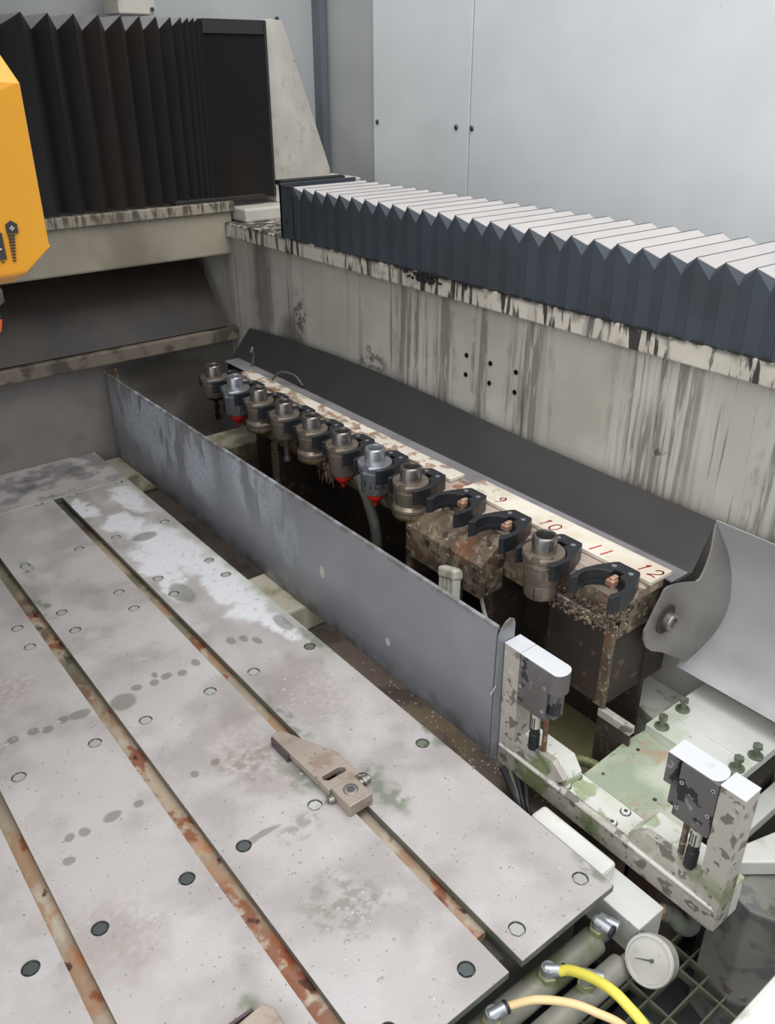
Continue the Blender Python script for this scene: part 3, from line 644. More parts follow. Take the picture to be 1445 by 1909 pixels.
GL = {1:'black gripper at the far end of the row holding the first dark tool', 2:'black gripper behind the second tool holder from the far end', 3:'black gripper behind the third holder with flared collet nut',
      4:'black gripper behind the fourth holder with a thin shaft', 5:'black gripper behind the fifth holder with brassy lower ring', 6:'black gripper behind the sixth holder, shaggy swarf and red tip below',
      7:'black gripper gripping the holder marked T216', 8:'black gripper behind the eighth holder, last before the empty ones', 9:'empty black gripper nearest the eighth tool holder',
      10:'empty black gripper beside the painted number 10', 11:'black gripper beside number 11 holding the nearest tool', 12:'empty black gripper beside number 12 at the near end'}
GZ = .272; GX = .9585
grips = {}
for k in range(1, 13):
    if k == 1: g = g0; g.location = (GX, YT(k), GZ); g['label'] = GL[1]
    else: g = dup(g0, (GX, YT(k)-(.0 if k < 12 else .003), GZ), GL[k])
    grips[k] = g
for k in (9, 10, 12):
    bm = NB(); box(bm, .020, .036, -.0085, .0085, -.004, .008); box(bm, .024, .040, -.005, .005, .006, .012)
    obj('spring_catch', bm, COPPER, grips[k], bevel=.003, at='local')

# ---------------------------------------------------------------- tool holders (origin on the axis at flange top)
Z0 = .290
def head_parts(t, body=.030, body_r=.0305, mt=TOOLS, notch=True):
    bm = lathe(NB(), [(.0212,.0),(.0208,.0265),(.0200,.0290),(.0185,.0300),(.0160,.0297),(.0155,.0285),(.0150,.008)], n=40)
    obj('taper_shank', bm, SHANK if mt is not BRIGHT else BRIGHT, t, smooth=40, at='local')
    obj('shank_bore', lathe(NB(), [(.0149,.006),(.0149,.0065)], n=32), BORE, t, at='local')
    fl = lathe(NB(), [(.022,.0),(.0352,.0),(.0360,-.001),(.0360,-.0105),(.0352,-.0115),(.0318,-.0135),(.0318,-.0165),(.034,-.018),(.0338,-.021),(.0322,-.0222),(.0318,-.021-body*.2),(.020,-.021-body*.2)], n=56, close=False)
    if notch:
        an = math.radians(200); Mx = Matrix.Rotation(an, 4, 'Z'); cu = box(NB(), .0285, .045, -.0075, .0075, -.019, .003, Mx)
        box(cu, .0285, .045, -.0075, .0075, -.019, .003, Matrix.Rotation(math.radians(20), 4, 'Z')); fl = cut(fl, cu)
    obj('flange', fl, mt, t, smooth=40, at='local')
    bm = lathe(NB(), [(.020,-.021-body*.18),(body_r,-.021-body*.18),(body_r*1.0,-.021-body*.9),(body_r*.94,-.021-body),(.018,-.021-body)], n=44)
    obj('holder_body', bm, mt, t, smooth=40, at='local')
    return -.021-body
def slits(t, r_, z0, z1, n=4, ph=.35):
    for i in range(n):
        an = 2*PI*i/n+ph; x, y = r_*math.cos(an), r_*math.sin(an)
        q = box(NB(), -.0012, .0012, -.0007, .0007, z0, z1, Matrix.Translation((x, y, 0)) @ Matrix.Rotation(an, 4, 'Z')); obj('nut_slit', q, BORE, t, at='local')
def holder(k, kind, lab):
    t = thing('tool_holder', lab, 'tool holder', (GX-.003, YT(k), Z0), 'steel tool holders hanging in the rack grippers')
    mt = BRIGHT if kind in ('t216', 'red2') else TOOLS
    if kind == 'flare':
        zb = head_parts(t, .030, .0300, mt)
        obj('flared_nut', lathe(NB(), [(.022,zb+.003),(.030,zb+.003),(.036,zb-.003),(.0365,zb-.008),(.0325,zb-.010),(.0325,zb-.0125),(.0355,zb-.014),(.036,zb-.020),(.0345,zb-.0235),(.024,zb-.0255)], n=52), TOOLS, t, smooth=30, at='local')
        obj('collet_ring', lathe(NB(), [(.0362,zb-.0185),(.0364,zb-.0205),(.0345,zb-.0245),(.031,zb-.0260),(.029,zb-.0245)], n=52), BRASS, t, smooth=40, at='local')
        slits(t, .0358, zb-.0225, zb-.013, 6, .9)
    elif kind == 'cone':
        zb = head_parts(t, .035, .0315, mt)
        obj('collet_nut', lathe(NB(), [(.024,zb+.002),(.0282,zb+.001),(.0290,zb-.003),(.0285,zb-.022),(.0270,zb-.029),(.0225,zb-.0325),(.016,zb-.033)], n=48), BRASS if False else TOOLS, t, smooth=35, at='local')
        slits(t, .0284, zb-.026, zb-.004, 4, .35)
    elif kind == 'shaft':
        zb = head_parts(t, .036, .0300, mt)
        obj('collet_nose', lathe(NB(), [(.024,zb+.001),(.026,zb-.001),(.022,zb-.006),(.012,zb-.007)], n=36), TOOLS, t, smooth=35, at='local')
        obj('cutter_shaft', lathe(NB(), [(.0085,zb-.004),(.0075,zb-.012),(.0062,zb-.030),(.0062,zb-.052),(.0092,zb-.058),(.0092,zb-.064)], n=20), STEELG, t, smooth=35, at='local')
    elif kind == 'drill':
        zb = head_parts(t, .032, .0300, mt)
        obj('collet_nose', lathe(NB(), [(.024,zb+.001),(.027,zb-.002),(.022,zb-.009),(.010,zb-.011)], n=36), DKTOOL, t, smooth=35, at='local')
        bm = NB(); 
        for j in range(14):
            a0 = j*.5; z_ = zb-.010-j*.0042; box(bm, -.0065, .0065, -.0028, .0028, z_-.0044, z_, Matrix.Rotation(a0, 4, 'Z'))
        cyl(bm, (0,0,zb-.008), (0,0,zb-.05), .004, n=12); obj('drill_bit', bm, DKTOOL, t, at='local')
    else:
        zb = head_parts(t, .045, .0300, mt)
        obj('nose_ring', lathe(NB(), [(.020,zb+.002),(.0285,zb),(.0275,zb-.003),(.018,zb-.0055)], n=44), TOOLS, t, smooth=35, at='local')
        obj('red_tip', lathe(NB(), [(.013,zb-.003),(.0185,zb-.007),(.0185,zb-.014),(.012,zb-.024),(.006,zb-.029),(.004,zb-.037)], n=14), RED, t, smooth=25, at='local')
        if kind == 't216':
            bm = NB(); th0 = math.radians(-121)
            strokes(bm, 'T216', lambda u, v: (.0303*math.cos(th0-u/.0303+.62), .0303*math.sin(th0-u/.0303+.62), -.036-v), .0095, .10)
            obj('engraved_mark', bm, INK, t, at='local')
    return t
holder(1, 'drill', 'farthest tool holder in the row, with a dark twist drill')
holder(2, 'red2', 'second farthest tool holder, bright flange and small red tip')
holder(3, 'flare', 'third tool holder from the far end, wide flared collet nut')
holder(4, 'shaft', 'fourth tool holder from the far end, thin cutter shaft below')
holder(5, 'flare', 'fifth tool holder from the far end, brassy ring round its nut')
holder(6, 'red', 'sixth tool holder, brown, red tip beside shaggy swarf')
holder(7, 't216', 'bright tool holder marked T216 upside down, red tip below')
holder(8, 'flare', 'eighth tool holder, large flared nut, beside first empty gripper')
holder(11, 'cone', 'nearest tool holder, standing alone in the gripper beside number 11')
# shaggy swarf clinging to holders 6 and 7
for (k, n_, lab) in ((6, 90, 'shaggy swarf fibres clinging left of the sixth holder tip'), (7, 60, 'shaggy swarf fibres clinging left of the T216 holder'), (8, 60, 'swarf clump clinging left of the eighth holder')):
    bm = NB()
    for i in range(n_):
        x0, y0 = GX-.02+random.gauss(0,.008)+ (0 if k == 6 else .012), YT(k)+.022+random.gauss(0,.009); z_ = (.232 if k == 6 else .262)+random.uniform(-.02,.01)
        cyl(bm, (x0, y0, z_), (x0+random.uniform(-.006,.006), y0+random.uniform(-.006,.006), z_-random.uniform(.010,.024)), random.uniform(.0006,.0012), .0003, n=4)
    tag(obj('swarf_tuft', bm, SWARF), lab, 'swarf', kind='stuff')

# ---------------------------------------------------------------- drip tray behind the rack and its near chute
Y_ = thing('drip_tray', 'long dark stainless drip tray along the stained wall, curving into a pale chute', 'drip tray', (1.16, 1.4, .22))
bm = NB()
edge = [(2.20,.322),(2.0,.337),(1.767,.345),(1.55,.347),(1.382,.343),(1.05,.331),(.812,.328),(.64,.327)]
V = []; 
for (y, z) in edge:
    V += [(1.115,y,.243),(1.155,y,.243),(1.160,y,.247),(1.204,y,z),(1.206,y,z),(1.162,y,.2455),(1.156,y,.2415),(1.115,y,.2415)]
F = []
for i in range(len(edge)-1):
    for j in range(1, 7): F.append((i*8+j, i*8+(j+1) % 8, (i+1)*8+(j+1) % 8, (i+1)*8+j))
F = [f for f in F]
add(bm, V, F); obj('tray_floor', box(NB(), 1.108, 1.156, .645, 2.19, .2405, .2425), TRAYF, Y_); obj('tray_sheet', bm, TRAYM, Y_, smooth=30)
bm = prism(NB(), [(1.205,.322),(1.122,.226),(1.122,.12),(1.205,.12)], 'xz', 2.196, 2.200)
obj('far_end_plate', bm, TRAYM, Y_)
pl_ = [(1.2055,.329),(1.198,.315),(1.158,.240),(1.151,.2355),(1.087,.244),(1.079,.241),(1.040,.176),(1.041,.160),(1.052,.138),(1.070,.122),(1.100,.106),(1.216,.030),(1.221,.12),(1.223,.22),(1.215,.29)]
bm = prism(NB(), pl_, 'xz', .6375, .641)
for k_ in range(1, 12):
    bmesh.ops.bisect_plane(bm, geom=bm.verts[:]+bm.edges[:]+bm.faces[:], plane_co=(1.04+k_*.0155,0,0), plane_no=(1,0,0))
    bmesh.ops.bisect_plane(bm, geom=bm.verts[:]+bm.edges[:]+bm.faces[:], plane_co=(0,0,.03+k_*.026), plane_no=(0,0,1))
for v in bm.verts:
    g_ = max(0, min(1, (v.co.x-1.10)/.12)); v.co.y -= .042*g_*g_*(3-2*g_)*max(0, math.sin(PI*(v.co.z-.03)/.29))
obj('end_plate', bm, TRAYEND, Y_, smooth=30, label='pale end plate with a large bolt')
q = lathe(NB(), [(.027,.0),(.027,.0022),(.019,.0026),(.019,.004)], (1.098,.6375,.176), (0,-1,0), 32); ws = obj('washer', q, RUSTDK, Y_, smooth=30)
q = NB(); lathe(q, [(.0165,0),(.0165,.010),(.0150,.0125),(.009,.0125),(.008,.006)], (1.098,.6335,.176), (0,-1,0), 24); obj('bolt_head', q, STEELG, Y_, smooth=30)
pr_ = [(1.2045,.330),(1.214,.30),(1.223,.26),(1.2240,.21),(1.2205,.150),(1.209,.10),(1.192,.062),(1.168,.040)]
pr_ = [(v.x, v.y) for v in smooth_path([(p[0], p[1], 0) for p in pr_], 4)]
obj('chute_sheet', sheet(NB(), pr_, -.0022, 'xz', -.15, .640), TRAY2M, Y_, smooth=40, label='pale curved near chute')
bm = tube(NB(), [(p[0]-.001, .6365-.042*max(0, math.sin(PI*(p[1]-.03)/.29)), p[1]) for p in pr_[1:-1]], .0012, 6, smooth=False); obj('weld_seam', bm, TRAYM, Y_)
bm = tube(NB(), [(1.150,2.10,.235),(1.148,2.09,.262),(1.150,2.085,.290),(1.142,2.075,.302),(1.132,2.07,.292)], .005, 10); obj('tray_hook', bm, STEELG, Y_, smooth=True)
bm = tube(NB(), [(1.11,1.93,.25),(1.13,1.91,.275),(1.15,1.87,.272),(1.155,1.84,.25)], .003, 8)
tag(obj('wire_loop', bm, GREYRUB, smooth=True), 'thin grey wire loop sticking up behind the far grippers', 'wire')

# ---------------------------------------------------------------- bellows on the right bed
BL = thing('way_cover', 'long grey pleated bellows cover on right, its lit top coloured pale', 'bellows cover', (1.31, 1.2, .612), 'pleated bellows covers')
Ys = []; y = -.30
rid = [.556+.0505*i for i in range(-17, 28)]
rid = [v for v in rid if v < 1.90]
sec = []
def uring(y, d):
    return [(1.205+d*.16, y, .6125), (1.205+d*.16, y, .7405-d*2.0-.001), (1.205+d, y, .7405-d), (1.432, y, .7405-d*.85), (1.432, y, .6125)]
for i, v in enumerate(rid):
    sec.append(uring(v, 0)); sec.append(uring(v+.0235, .0145))
sec.append(uring(rid[-1]+.0505, .001))
bm = NB(); bt = NB()
for (i, s) in enumerate(sec[:-1]):
    n_ = sec[i+1]
    add(bm, [s[0], s[1], n_[1], n_[0]], [(0,1,2,3)])
    add(bm, [s[1], s[2], n_[2], n_[1]], [(0,1,2,3)])
    add(bm, [s[3], s[4], n_[4], n_[3]], [(0,1,2,3)])
    add(bt, [s[2], s[3], n_[3], n_[2]], [(0,1,2,3)])
for q in (bm, bt): bmesh.ops.remove_doubles(q, verts=q.verts, dist=1e-5)
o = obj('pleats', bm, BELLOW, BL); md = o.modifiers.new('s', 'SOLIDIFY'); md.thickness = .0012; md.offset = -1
o = obj('top_pleats', bt, BELTOP, BL, label='pleat tops coloured pale for the light from above'); md = o.modifiers.new('s', 'SOLIDIFY'); md.thickness = .0012; md.offset = -1
bm = NB()
for v in rid: tube(bm, [(1.2045,v,.613),(1.2045,v,.741),(1.432,v,.741)], .0011, 5, smooth=False)
obj('pleat_seams', bm, BLKRUB, BL)
bm = box(NB(), 1.202, 1.206, 1.915, 1.982, .612, .742); box(bm, 1.202, 1.44, 1.972, 1.98, .612, .744); box(bm, 1.202, 1.206, 1.895, 1.92, .612, .722)
obj('end_frame', bm, BELLOW, BL, bevel=.001)
obj('frame_screw', lathe(NB(), [(.004,0),(.004,.002),(.002,.002),(.002,.001)], (1.202,1.95,.655), (-1,0,0), 14), BLKRUB, BL)
bm = NB()
for i in range(90):
    y = random.uniform(.5, 1.6); x = 1.202+random.uniform(-.001,.003); s_ = random.uniform(.001,.004)
    box(bm, x-s_*.6, x+s_*.4, y-s_*2, y+s_*2, .6115, .6125+s_*.8)
for i in range(80):
    y = random.gauss(1.40, .03); s_ = random.uniform(.0015,.005)
    box(bm, -s_, s_, -s_, s_, -s_*.6, s_*.6, Matrix.Translation((1.2035, y, .606+random.uniform(-.012,.008))) @ Matrix.Rotation(random.uniform(0,3), 4, 'X'))
tag(obj('oily_residue', bm, BLKRUB), 'black oily residue beaded along the foot of the right bellows', 'residue', kind='stuff')

# ---------------------------------------------------------------- dark bellows on the rear crossbeam
BR = thing('way_cover', 'tall black brown pleated bellows cover on the rear crossbeam, upper left', 'bellows cover', (.6, 2.32, .668), 'pleated bellows covers')
rx = [-.62+.062*i for i in range(21)]+[.73,.792,.854,.914,.971,1.02,1.064,1.103,1.132,1.152,1.168,1.182]
rx = sorted(set(round(v, 4) for v in rx if v < .69 or v >= .73))
rx = [v for v in rx if v > -.7]
x = 1.182
dense = []
while x < 1.372: x += .0048; dense.append(x)
secs = []
for i, v in enumerate(rx):
    nx = rx[i+1] if i+1 < len(rx) else dense[0]
    dd = min(.040, (nx-v)*.8)
    secs.append((v, 0)); secs.append(((v+nx)/2, dd))
for v in dense: secs.append((v, 0)); secs.append((v+.0024, .004))
bm = NB(); bt = NB()
for (i, (v, d)) in enumerate(secs[:-1]):
    n_, e_ = secs[i+1]
    add(bm, [(v,2.30+d,.672),(v,2.30+d,1.122-d*.85),(n_,2.30+e_,1.122-e_*.85),(n_,2.30+e_,.672)], [(0,1,2,3)])
    add(bt, [(v,2.30+d,1.122-d*.85),(v,2.52,1.122-d*.85),(n_,2.52,1.122-e_*.85),(n_,2.30+e_,1.122-e_*.85)], [(0,1,2,3)])
for q in (bm, bt): bmesh.ops.remove_doubles(q, verts=q.verts, dist=1e-5)
o = obj('pleats', bm, BELDARK, BR); md = o.modifiers.new('s', 'SOLIDIFY'); md.thickness = .001; md.offset = -1
o = obj('top_pleats', bt, BELGREY, BR); md = o.modifiers.new('s', 'SOLIDIFY'); md.thickness = .001; md.offset = -1
bm = box(NB(), 1.374, 1.384, 2.295, 2.54, .668, 1.122); box(bm, 1.06, 1.35, 2.30, 2.33, .664, .680)
obj('end_frame', bm, BELDARK, BR, bevel=.004)
bm = box(NB(), 1.190, 1.374, 2.2975, 2.30, 1.088, 1.121); obj('label_strip', bm, BELDARK, BR)
# cream bracket above, seen over the bellows
o = obj('mounting_bracket', box(NB(), 1.052, 1.158, 2.50, 2.60, 1.136, 1.32), CAST, bevel=.003); tag(o, 'pale cream bracket above the black rear bellows, top edge of view', 'bracket')
q = obj('bracket_screw', lathe(NB(), [(.006,0),(.006,.003),(.003,.003),(.003,.001)], (1.148,2.50,1.148), (0,-1,0), 14), BOLTDK, o)

# white gusset and stepped base at the corner
GU = thing('corner_gusset', 'tall cream painted wedge gusset standing behind the bellows corner', 'gusset', (1.45, 2.36, .66))
bm = hull(NB(), [(1.392,2.330,.66),(1.392,2.330,1.124),(1.513,2.335,.66),(1.513,2.335,.71),(1.408,2.330,1.085),(1.680,2.440,.66),(1.680,2.440,.715),(1.500,2.40,1.128),(1.43,2.36,1.128),(1.392,2.56,.66),(1.392,2.56,1.124),(1.66,2.56,.66),(1.50,2.56,1.124)])
obj('gusset_body', bm, CAST, GU, bevel=.003)
bm = box(NB(), 1.24, 1.41, 2.235, 2.46, .612, .650); obj('base_block', bm, CAST, GU, bevel=.006)
bm = box(NB(), 1.386, 1.70, 2.30, 2.46, .650, .700); obj('base_step', bm, CAST, GU, bevel=.004)
bm = prism(NB(), [(1.39,2.28),(1.62,2.275),(1.63,2.31),(1.39,2.315)], 'xy', .7005, .712); obj('black_strip', bm, BLKRUB, GU)

# ---------------------------------------------------------------- spindle head
H = thing('spindle_head', 'orange yellow machine head cover hanging at the left edge', 'spindle head', (.05, 1.15, .79))
bm = hull(NB(), [(.305,1.0,.989),(.305,1.0,.826),(.273,1.0,.800),(-.05,1.0,.786),(-.25,1.0,.786),(.05,1.0,.809),(-.25,.999,.80),(-.25,1.04,1.02),(.262,1.06,1.10),
                 (.300,1.30,.826),(.268,1.30,.793),(-.25,1.30,.775),(.262,1.30,1.15),(-.25,1.30,1.15),(.268,1.03,.787),(-.25,1.03,.768),(.300,1.20,1.0)])
obj('cover', bm, YELLOW, H, bevel=.006, seg=3)
# scale marks on the cover: a plus arrow and fading bars
bm = NB()
for col_, (xa, xb, zb, n_) in enumerate(((.262,.2695,.815,9),(.250,.256,.815,9))):
    for i in range(n_):
        z_ = zb+i*.0032; ww = (xb-xa)*(.45+.55*i/n_); box(bm, xa+.000, xa+ww, .9985, 1.0, z_, z_+.0012+i*.00012)
obj('scale_bars', bm, DECAL, H)
bm = NB(); prism(bm, [(.2615,.8440),(.2735,.8440),(.2735,.8535),(.2675,.8575),(.2615,.8535)], 'xz', .9984, 1.0)
prism(bm, [(.246,.818),(.256,.818),(.256,.846),(.246,.846)], 'xz', .9984, 1.0); obj('scale_plate', bm, DECAL, H)
bm = box(NB(), .2650, .2700, .9978, .9984, .8488, .8502); box(bm, .2668, .2682, .9978, .9984, .847, .852); box(bm, .2475, .2525, .9978, .9984, .8285, .830); obj('plus_mark', bm, WHITEM, H)
bm = lathe(NB(), [(.03,.0),(.034,-.008),(.034,-.02),(.02,-.03)], (.222,1.05,.785), n=28); obj('nose_ring', bm, STEELG, H, smooth=30)
bm = NB(); cyl(bm, (.226,1.03,.770), (.236,1.02,.750), .0085, .007, 14); obj('coolant_joint', bm, mat('blue_joint_plastic', (44,84,128), .5, bump=None), H)
bm = NB(); cyl(bm, (.236,1.02,.750), (.234,1.015,.738), .007, .004, 14); obj('coolant_nozzle', bm, mat('orange_nozzle_plastic', (224,98,40), .5, bump=None), H)
bm = box(NB(), -.9, .24, 1.305, 1.445, .84, 1.95); o = obj('ram_column', bm, CAST, H, bevel=.01)

struct('added_gantry_beam', box(NB(), -1.9, .78, 1.45, 2.60, 1.50, 1.95), CAST, .01)  # unseen gantry beam, added overhead to shade the rear corner
# ---------------------------------------------------------------- U-shaped tool measuring bracket
U = thing('measuring_bracket', 'U shaped peeling grey bracket with two upright white topped arms', 'measuring bracket', (.84, .54, -.06))
prf = [(.826,.024),(.8235,.005),(.8165,-.007),(.8145,-.012),(.8165,-.018),(.8180,-.054),(.872,-.054),(.872,-.028),(.834,-.028),(.834,.024)]
def ch(y0, y1, upper):
    q = NB(); p = prf if upper else [(.8235,-.008),(.8165,-.0095),(.8145,-.012),(.8165,-.018),(.8180,-.054),(.872,-.054),(.872,-.020),(.834,-.020),(.8300,-.012)]
    return prism(q, p, 'xz', y0, y1)
bm = ch(.326, .738, False); obj('channel', bm, PEEL, U, bevel=.0015)
for (y0_, y1_) in ((.330,.470),(.602,.735)): obj('worn_highlight', tube(NB(), [(.8178,y0_,-.0115),(.8178,y1_,-.0115)], .0040, 12, smooth=False), EDGEM, U, smooth=True)  # worn metal ridge, its highlight put into a pale strip
bm = prism(NB(), [(.475,-.008),(.475,.002),(.452,.024),(.327,.024),(.327,-.008)], 'yz', .8225, .834)
bmesh.ops.translate(bm, verts=[v for v in bm.verts if v.co.z > .01], vec=(.003,0,0)); obj('near_upstand', bm, PEEL, U, bevel=.001)
bm = prism(NB(), [(.612,-.008),(.600,.006),(.628,.024),(.738,.024),(.738,-.008)], 'yz', .8225, .834)
bmesh.ops.translate(bm, verts=[v for v in bm.verts if v.co.z > .01], vec=(.003,0,0)); obj('far_upstand', bm, PEEL, U, bevel=.001)
strokes(bm := NB(), 'MDAEINREIG', lambda u, v: (.8228+v*.1-.0006, .700-u, .001+v), .0030, .09, gap=1.5); obj('faded_print', bm, SENSM, U)
obj('web', box(NB(), .832, .880, .440, .640, -.030, -.0185), PEELGREEN, U, bevel=.001)
obj('near_pad', prism(NB(), [(.455,-.03),(.480,-.004),(.462,.020),(.356,.020),(.356,-.03)], 'yz', .834, .878), PEELGREEN, U, bevel=.0015)
obj('far_pad', prism(NB(), [(.602,-.03),(.604,-.004),(.622,.020),(.706,.020),(.706,-.03)], 'yz', .834, .872), PEELGREEN, U, bevel=.0015)
for (x_, y_) in ((.834+.004,.606),(.868,.609),(.836,.513),(.869,.513)):
    q = lathe(NB(), [(.0088,-.0185),(.0088,-.0182)], (x_,y_,0), n=24); o = obj('screw_recess', q, BOLTDK, U)
    q = lathe(NB(), [(.0070,-.0183),(.0070,-.0160),(.0062,-.0150),(.0032,-.0150),(.0030,-.0175)], (x_,y_,0), n=24); obj('socket_screw', q, PEELGREEN, o, smooth=30)
    obj('hex_recess', cyl(NB(), (x_,y_,-.0175), (x_,y_,-.0149), .0031, n=6), BOLTDK, o)
def arm(y0, y1, xa=.813, xb=.8475):
    A = NB(); hull(A, [(x_, y_, z_) for x_ in (xa+.004, xb+.006) for y_ in (y0, y1) for z_ in (-.05,)]+[(x_, y_, .2) for x_ in (xa, xb) for y_ in (y0, y1)])
    return A
bm = arm(.704, .7375); bm2 = obj('far_arm', bm, PEEL, U, bevel=.002)
obj('arm_cap', box(NB(), .8125, .848, .7035, .738, .1985, .2005), ALU, bm2, bevel=.0005)
bm = arm(.3215, .356); nm = obj('near_arm', bm, PEEL, U, bevel=.002)
obj('arm_cap', box(NB(), .8125, .848, .321, .3565, .1985, .2005), ALU, nm, bevel=.0005)
bm = prism(NB(), [(.3222,-.0535),(.3222,.015),(.336,.015),(.336,-.0535)], 'yz', .8195, .8775); obj('near_foot', bm, PEELGREEN, U, bevel=.002)
def cap2d(y0, y1, end, x0=.812, x1=.848, r_=.0175):
    """plan outline with one rounded end"""
    pts = []; s = 1 if end > y0 and end > y1 else -1
    a_, b_ = (y0, y1); ye = max(a_, b_) if s > 0 else min(a_, b_); yo = min(a_, b_) if s > 0 else max(a_, b_); cx_ = (x0+x1)/2; rr = (x1-x0)/2
    pts = [(x0, yo), (x1, yo)]
    for i in range(13):
        an = PI*i/12; pts.append((cx_+rr*math.cos(an), ye-s*rr*.75+s*rr*.75*math.sin(an)))
    return pts
def sensor(nm_, y0, y1, far, lab):
    """sensor block between y0 (at the arm) and y1 (rounded tip)"""
    s = 1 if y1 > y0 else -1
    yb = y1-s*.021
    t_ = bpy.data.objects.new(nm_, bpy.data.meshes.new(nm_)) if False else None
    q = box(NB(), .8115, .8465, min(y0, yb), max(y0, yb), .103, .1985); bd_ = obj('sensor_block', q, SENSM, U, bevel=.0015, label=lab)
    q = prism(NB(), cap2d(yb, y1, y1), 'xy', .160 if far else .148, .1985); obj('rounded_tip', q, SENSM, bd_, bevel=.0008)
    q = prism(NB(), cap2d(y0, y1, y1), 'xy', .1985, .2005); obj('top_cap', q, ALU, bd_, bevel=.0005)
    q = box(NB(), .818, .840, min(yb, y1-s*.008), max(yb, y1-s*.008), .11, .16); obj('fin', q, SENSM, bd_, bevel=.002)
    for (yy, zz) in ((y0+s*.006,.184),(yb-s*.006,.120),(y0+s*.006,.140),(yb-s*.006,.165)):
        q = lathe(NB(), [(.0030,0),(.0030,.0008),(.0018,.0008),(.0016,-.0002)], (.8115, yy, zz), (-1,0,0), 12); obj('block_screw', q, BOLTM, bd_)
    q = NB(); ym = (y0+yb)/2 if far else y0+s*.022
    lathe(q, [(.009,.02),(.009,.05),(.0078,.052),(.0078,.10),(.0078,.106)], (.829, ym, 0), n=20); c_ = obj('cable_plug', q, BLKRUB, bd_, smooth=30)
    q = NB()
    for (du, h0) in ((-.0035,.066),(.0005,.066),(.0042,.068)): 
        box(q, .8205, .8215, ym+du-.0008, ym+du+.0008, h0, h0+.020)
    lb = lathe(NB(), [(.0080,.064),(.0080,.092)], (.829, ym, 0), n=20)
    obj('white_label', lb, CONN, c_, smooth=30); obj('label_print', q, BOLTDK, c_)
    q = lathe(NB(), [(.0045,.015),(.0045,.103)], (.833, ym+s*.018, 0), n=14); obj('guide_rod', q, RUSTM, bd_, smooth=30)
    q = box(NB(), .836, .846, ym+s*.012, ym+s*.034, .019, .024); obj('plug_plate', q, PEELGREEN, bd_)
sensor('far_sensor', .7025, .6225, True, 'dark sensor block with flaked black enamel')
sensor('near_sensor', .3570, .4330, False, 'larger dark sensor block with a black stain')
bm = tube(NB(), [(.845,.640,-.07),(.875,.642,-.055),(.905,.662,-.055),(.93,.66,-.06),(.95,.62,-.06),(.96,.58,-.07)], .009, 14)
o = obj('corrugated_hose', tube(NB(), [(.845,.650,-.12),(.875,.655,-.085),(.905,.672,-.066),(.93,.664,-.06),(.95,.628,-.06),(.96,.56,-.08)], .007, 12), BRASSN, smooth=True); bm.free()
tag(o, 'short corrugated brass coloured hose end beside the green plate', 'hose')
pts = smooth_path([(.905,.672,-.066),(.93,.664,-.06),(.95,.628,-.06)], 14)
for i in range(0, len(pts)-1, 1):
    d = (pts[i+1]-pts[i]).normalized() if i+1 < len(pts) else d
    obj('hose_ring', lathe(NB(), [(.0085,-.0010),(.0098,0),(.0085,.0010)], pts[i], d, 14), BRASSN, o)
for i, off in enumerate((0, .008, .016, .026)):
    q = tube(NB(), [(.815+off*.4,.722-off*1.6,-.055),(.806+off*.2,.700-off*1.4,-.060),(.795,.672-off*1.1,-.070),(.790,.640-off,-.10)], .0062 if i == 0 else .0036, 10)
    tag(obj('black_cable', q, BLKRUB if i != 1 else GREYRUB, smooth=True), ('thick black cable in the gap beside the measuring bracket' if i == 0 else ['','thin dusty grey cable, second in the bundle beside the bracket','thin black cable, third in the bundle beside the bracket','last thin black cable, lying nearest the bracket in the bundle'][i]), 'cable', 'cables in the gap by the bracket')

# ---------------------------------------------------------------- plates right of the bracket
PB = thing('pump_pedestal', 'green algae covered steel plates bolted down under the chute', 'pedestal', (1.04, .53, -.30))
bm = prism(NB(), [(.8805,.606),(.8805,.452),(.905,.436),(1.07,.436),(1.07,.606),(1.0,.612)], 'xy', -.040, -.018); obj('green_plate', bm, GREENPL, PB, bevel=.0015)
bm = box(NB(), 1.040, 1.216, .436, .606, -.020, .0); bp = obj('bolted_plate', bm, BOLTPL, PB, bevel=.0015)
for (xr, y0, y1, w_, h_) in ((1.096,.452,.578,.0022,.0035),(1.139,.474,.570,.0016,.002)):
    obj('rib', tube(NB(), [(xr,y0,.001),(xr,y1,.001)], w_, 8, smooth=False), BOLTPL, bp)
for (x_, y_, ti) in ((1.121,.588,.0),(1.055,.584,.0),(1.117,.446,.0),(1.068,.450,0)):
    q = lathe(NB(), [(.0125,0),(.0125,.0022),(.0085,.0028),(.0080,.005)], (x_,y_,0), n=26); b_ = obj('washer', q, BOLTMOSS, bp, smooth=30)
    q = NB(); cyl(q, (x_,y_,.004), (x_,y_,.017), .0050, n=16); cyl(q, (x_,y_,.016), (x_,y_,.018), .0062, .0085, 6); cyl(q, (x_,y_,.018), (x_,y_,.024), .0085, .0082, 6); obj('hex_bolt', q, BOLTMOSS, bp)
obj('plate_hole', lathe(NB(), [(.0035,-.0176),(.0035,-.0174)], (.995,.585,0), n=16), RUSTDK, PB)
obj('plate_hole', lathe(NB(), [(.0030,-.0176),(.0030,-.0174)], (.905,.586,0), n=16), RUSTDK, PB)
obj('plate_hole', lathe(NB(), [(.0035,-.0176),(.0035,-.0174)], (.925,.500,0), n=16), RUSTDK, PB)
obj('pedestal_body', box(NB(), .885, 1.21, .445, .598, -.38, -.040), RUSTDK, PB)
obj('lower_shelf', box(NB(), .99, 1.224, .403, .435, -.118, -.095), BOLTPL, PB, bevel=.002)
obj('lower_shelf_leg', box(NB(), 1.03, 1.22, .405, .43, -.59, -.118), RUSTDK, PB)
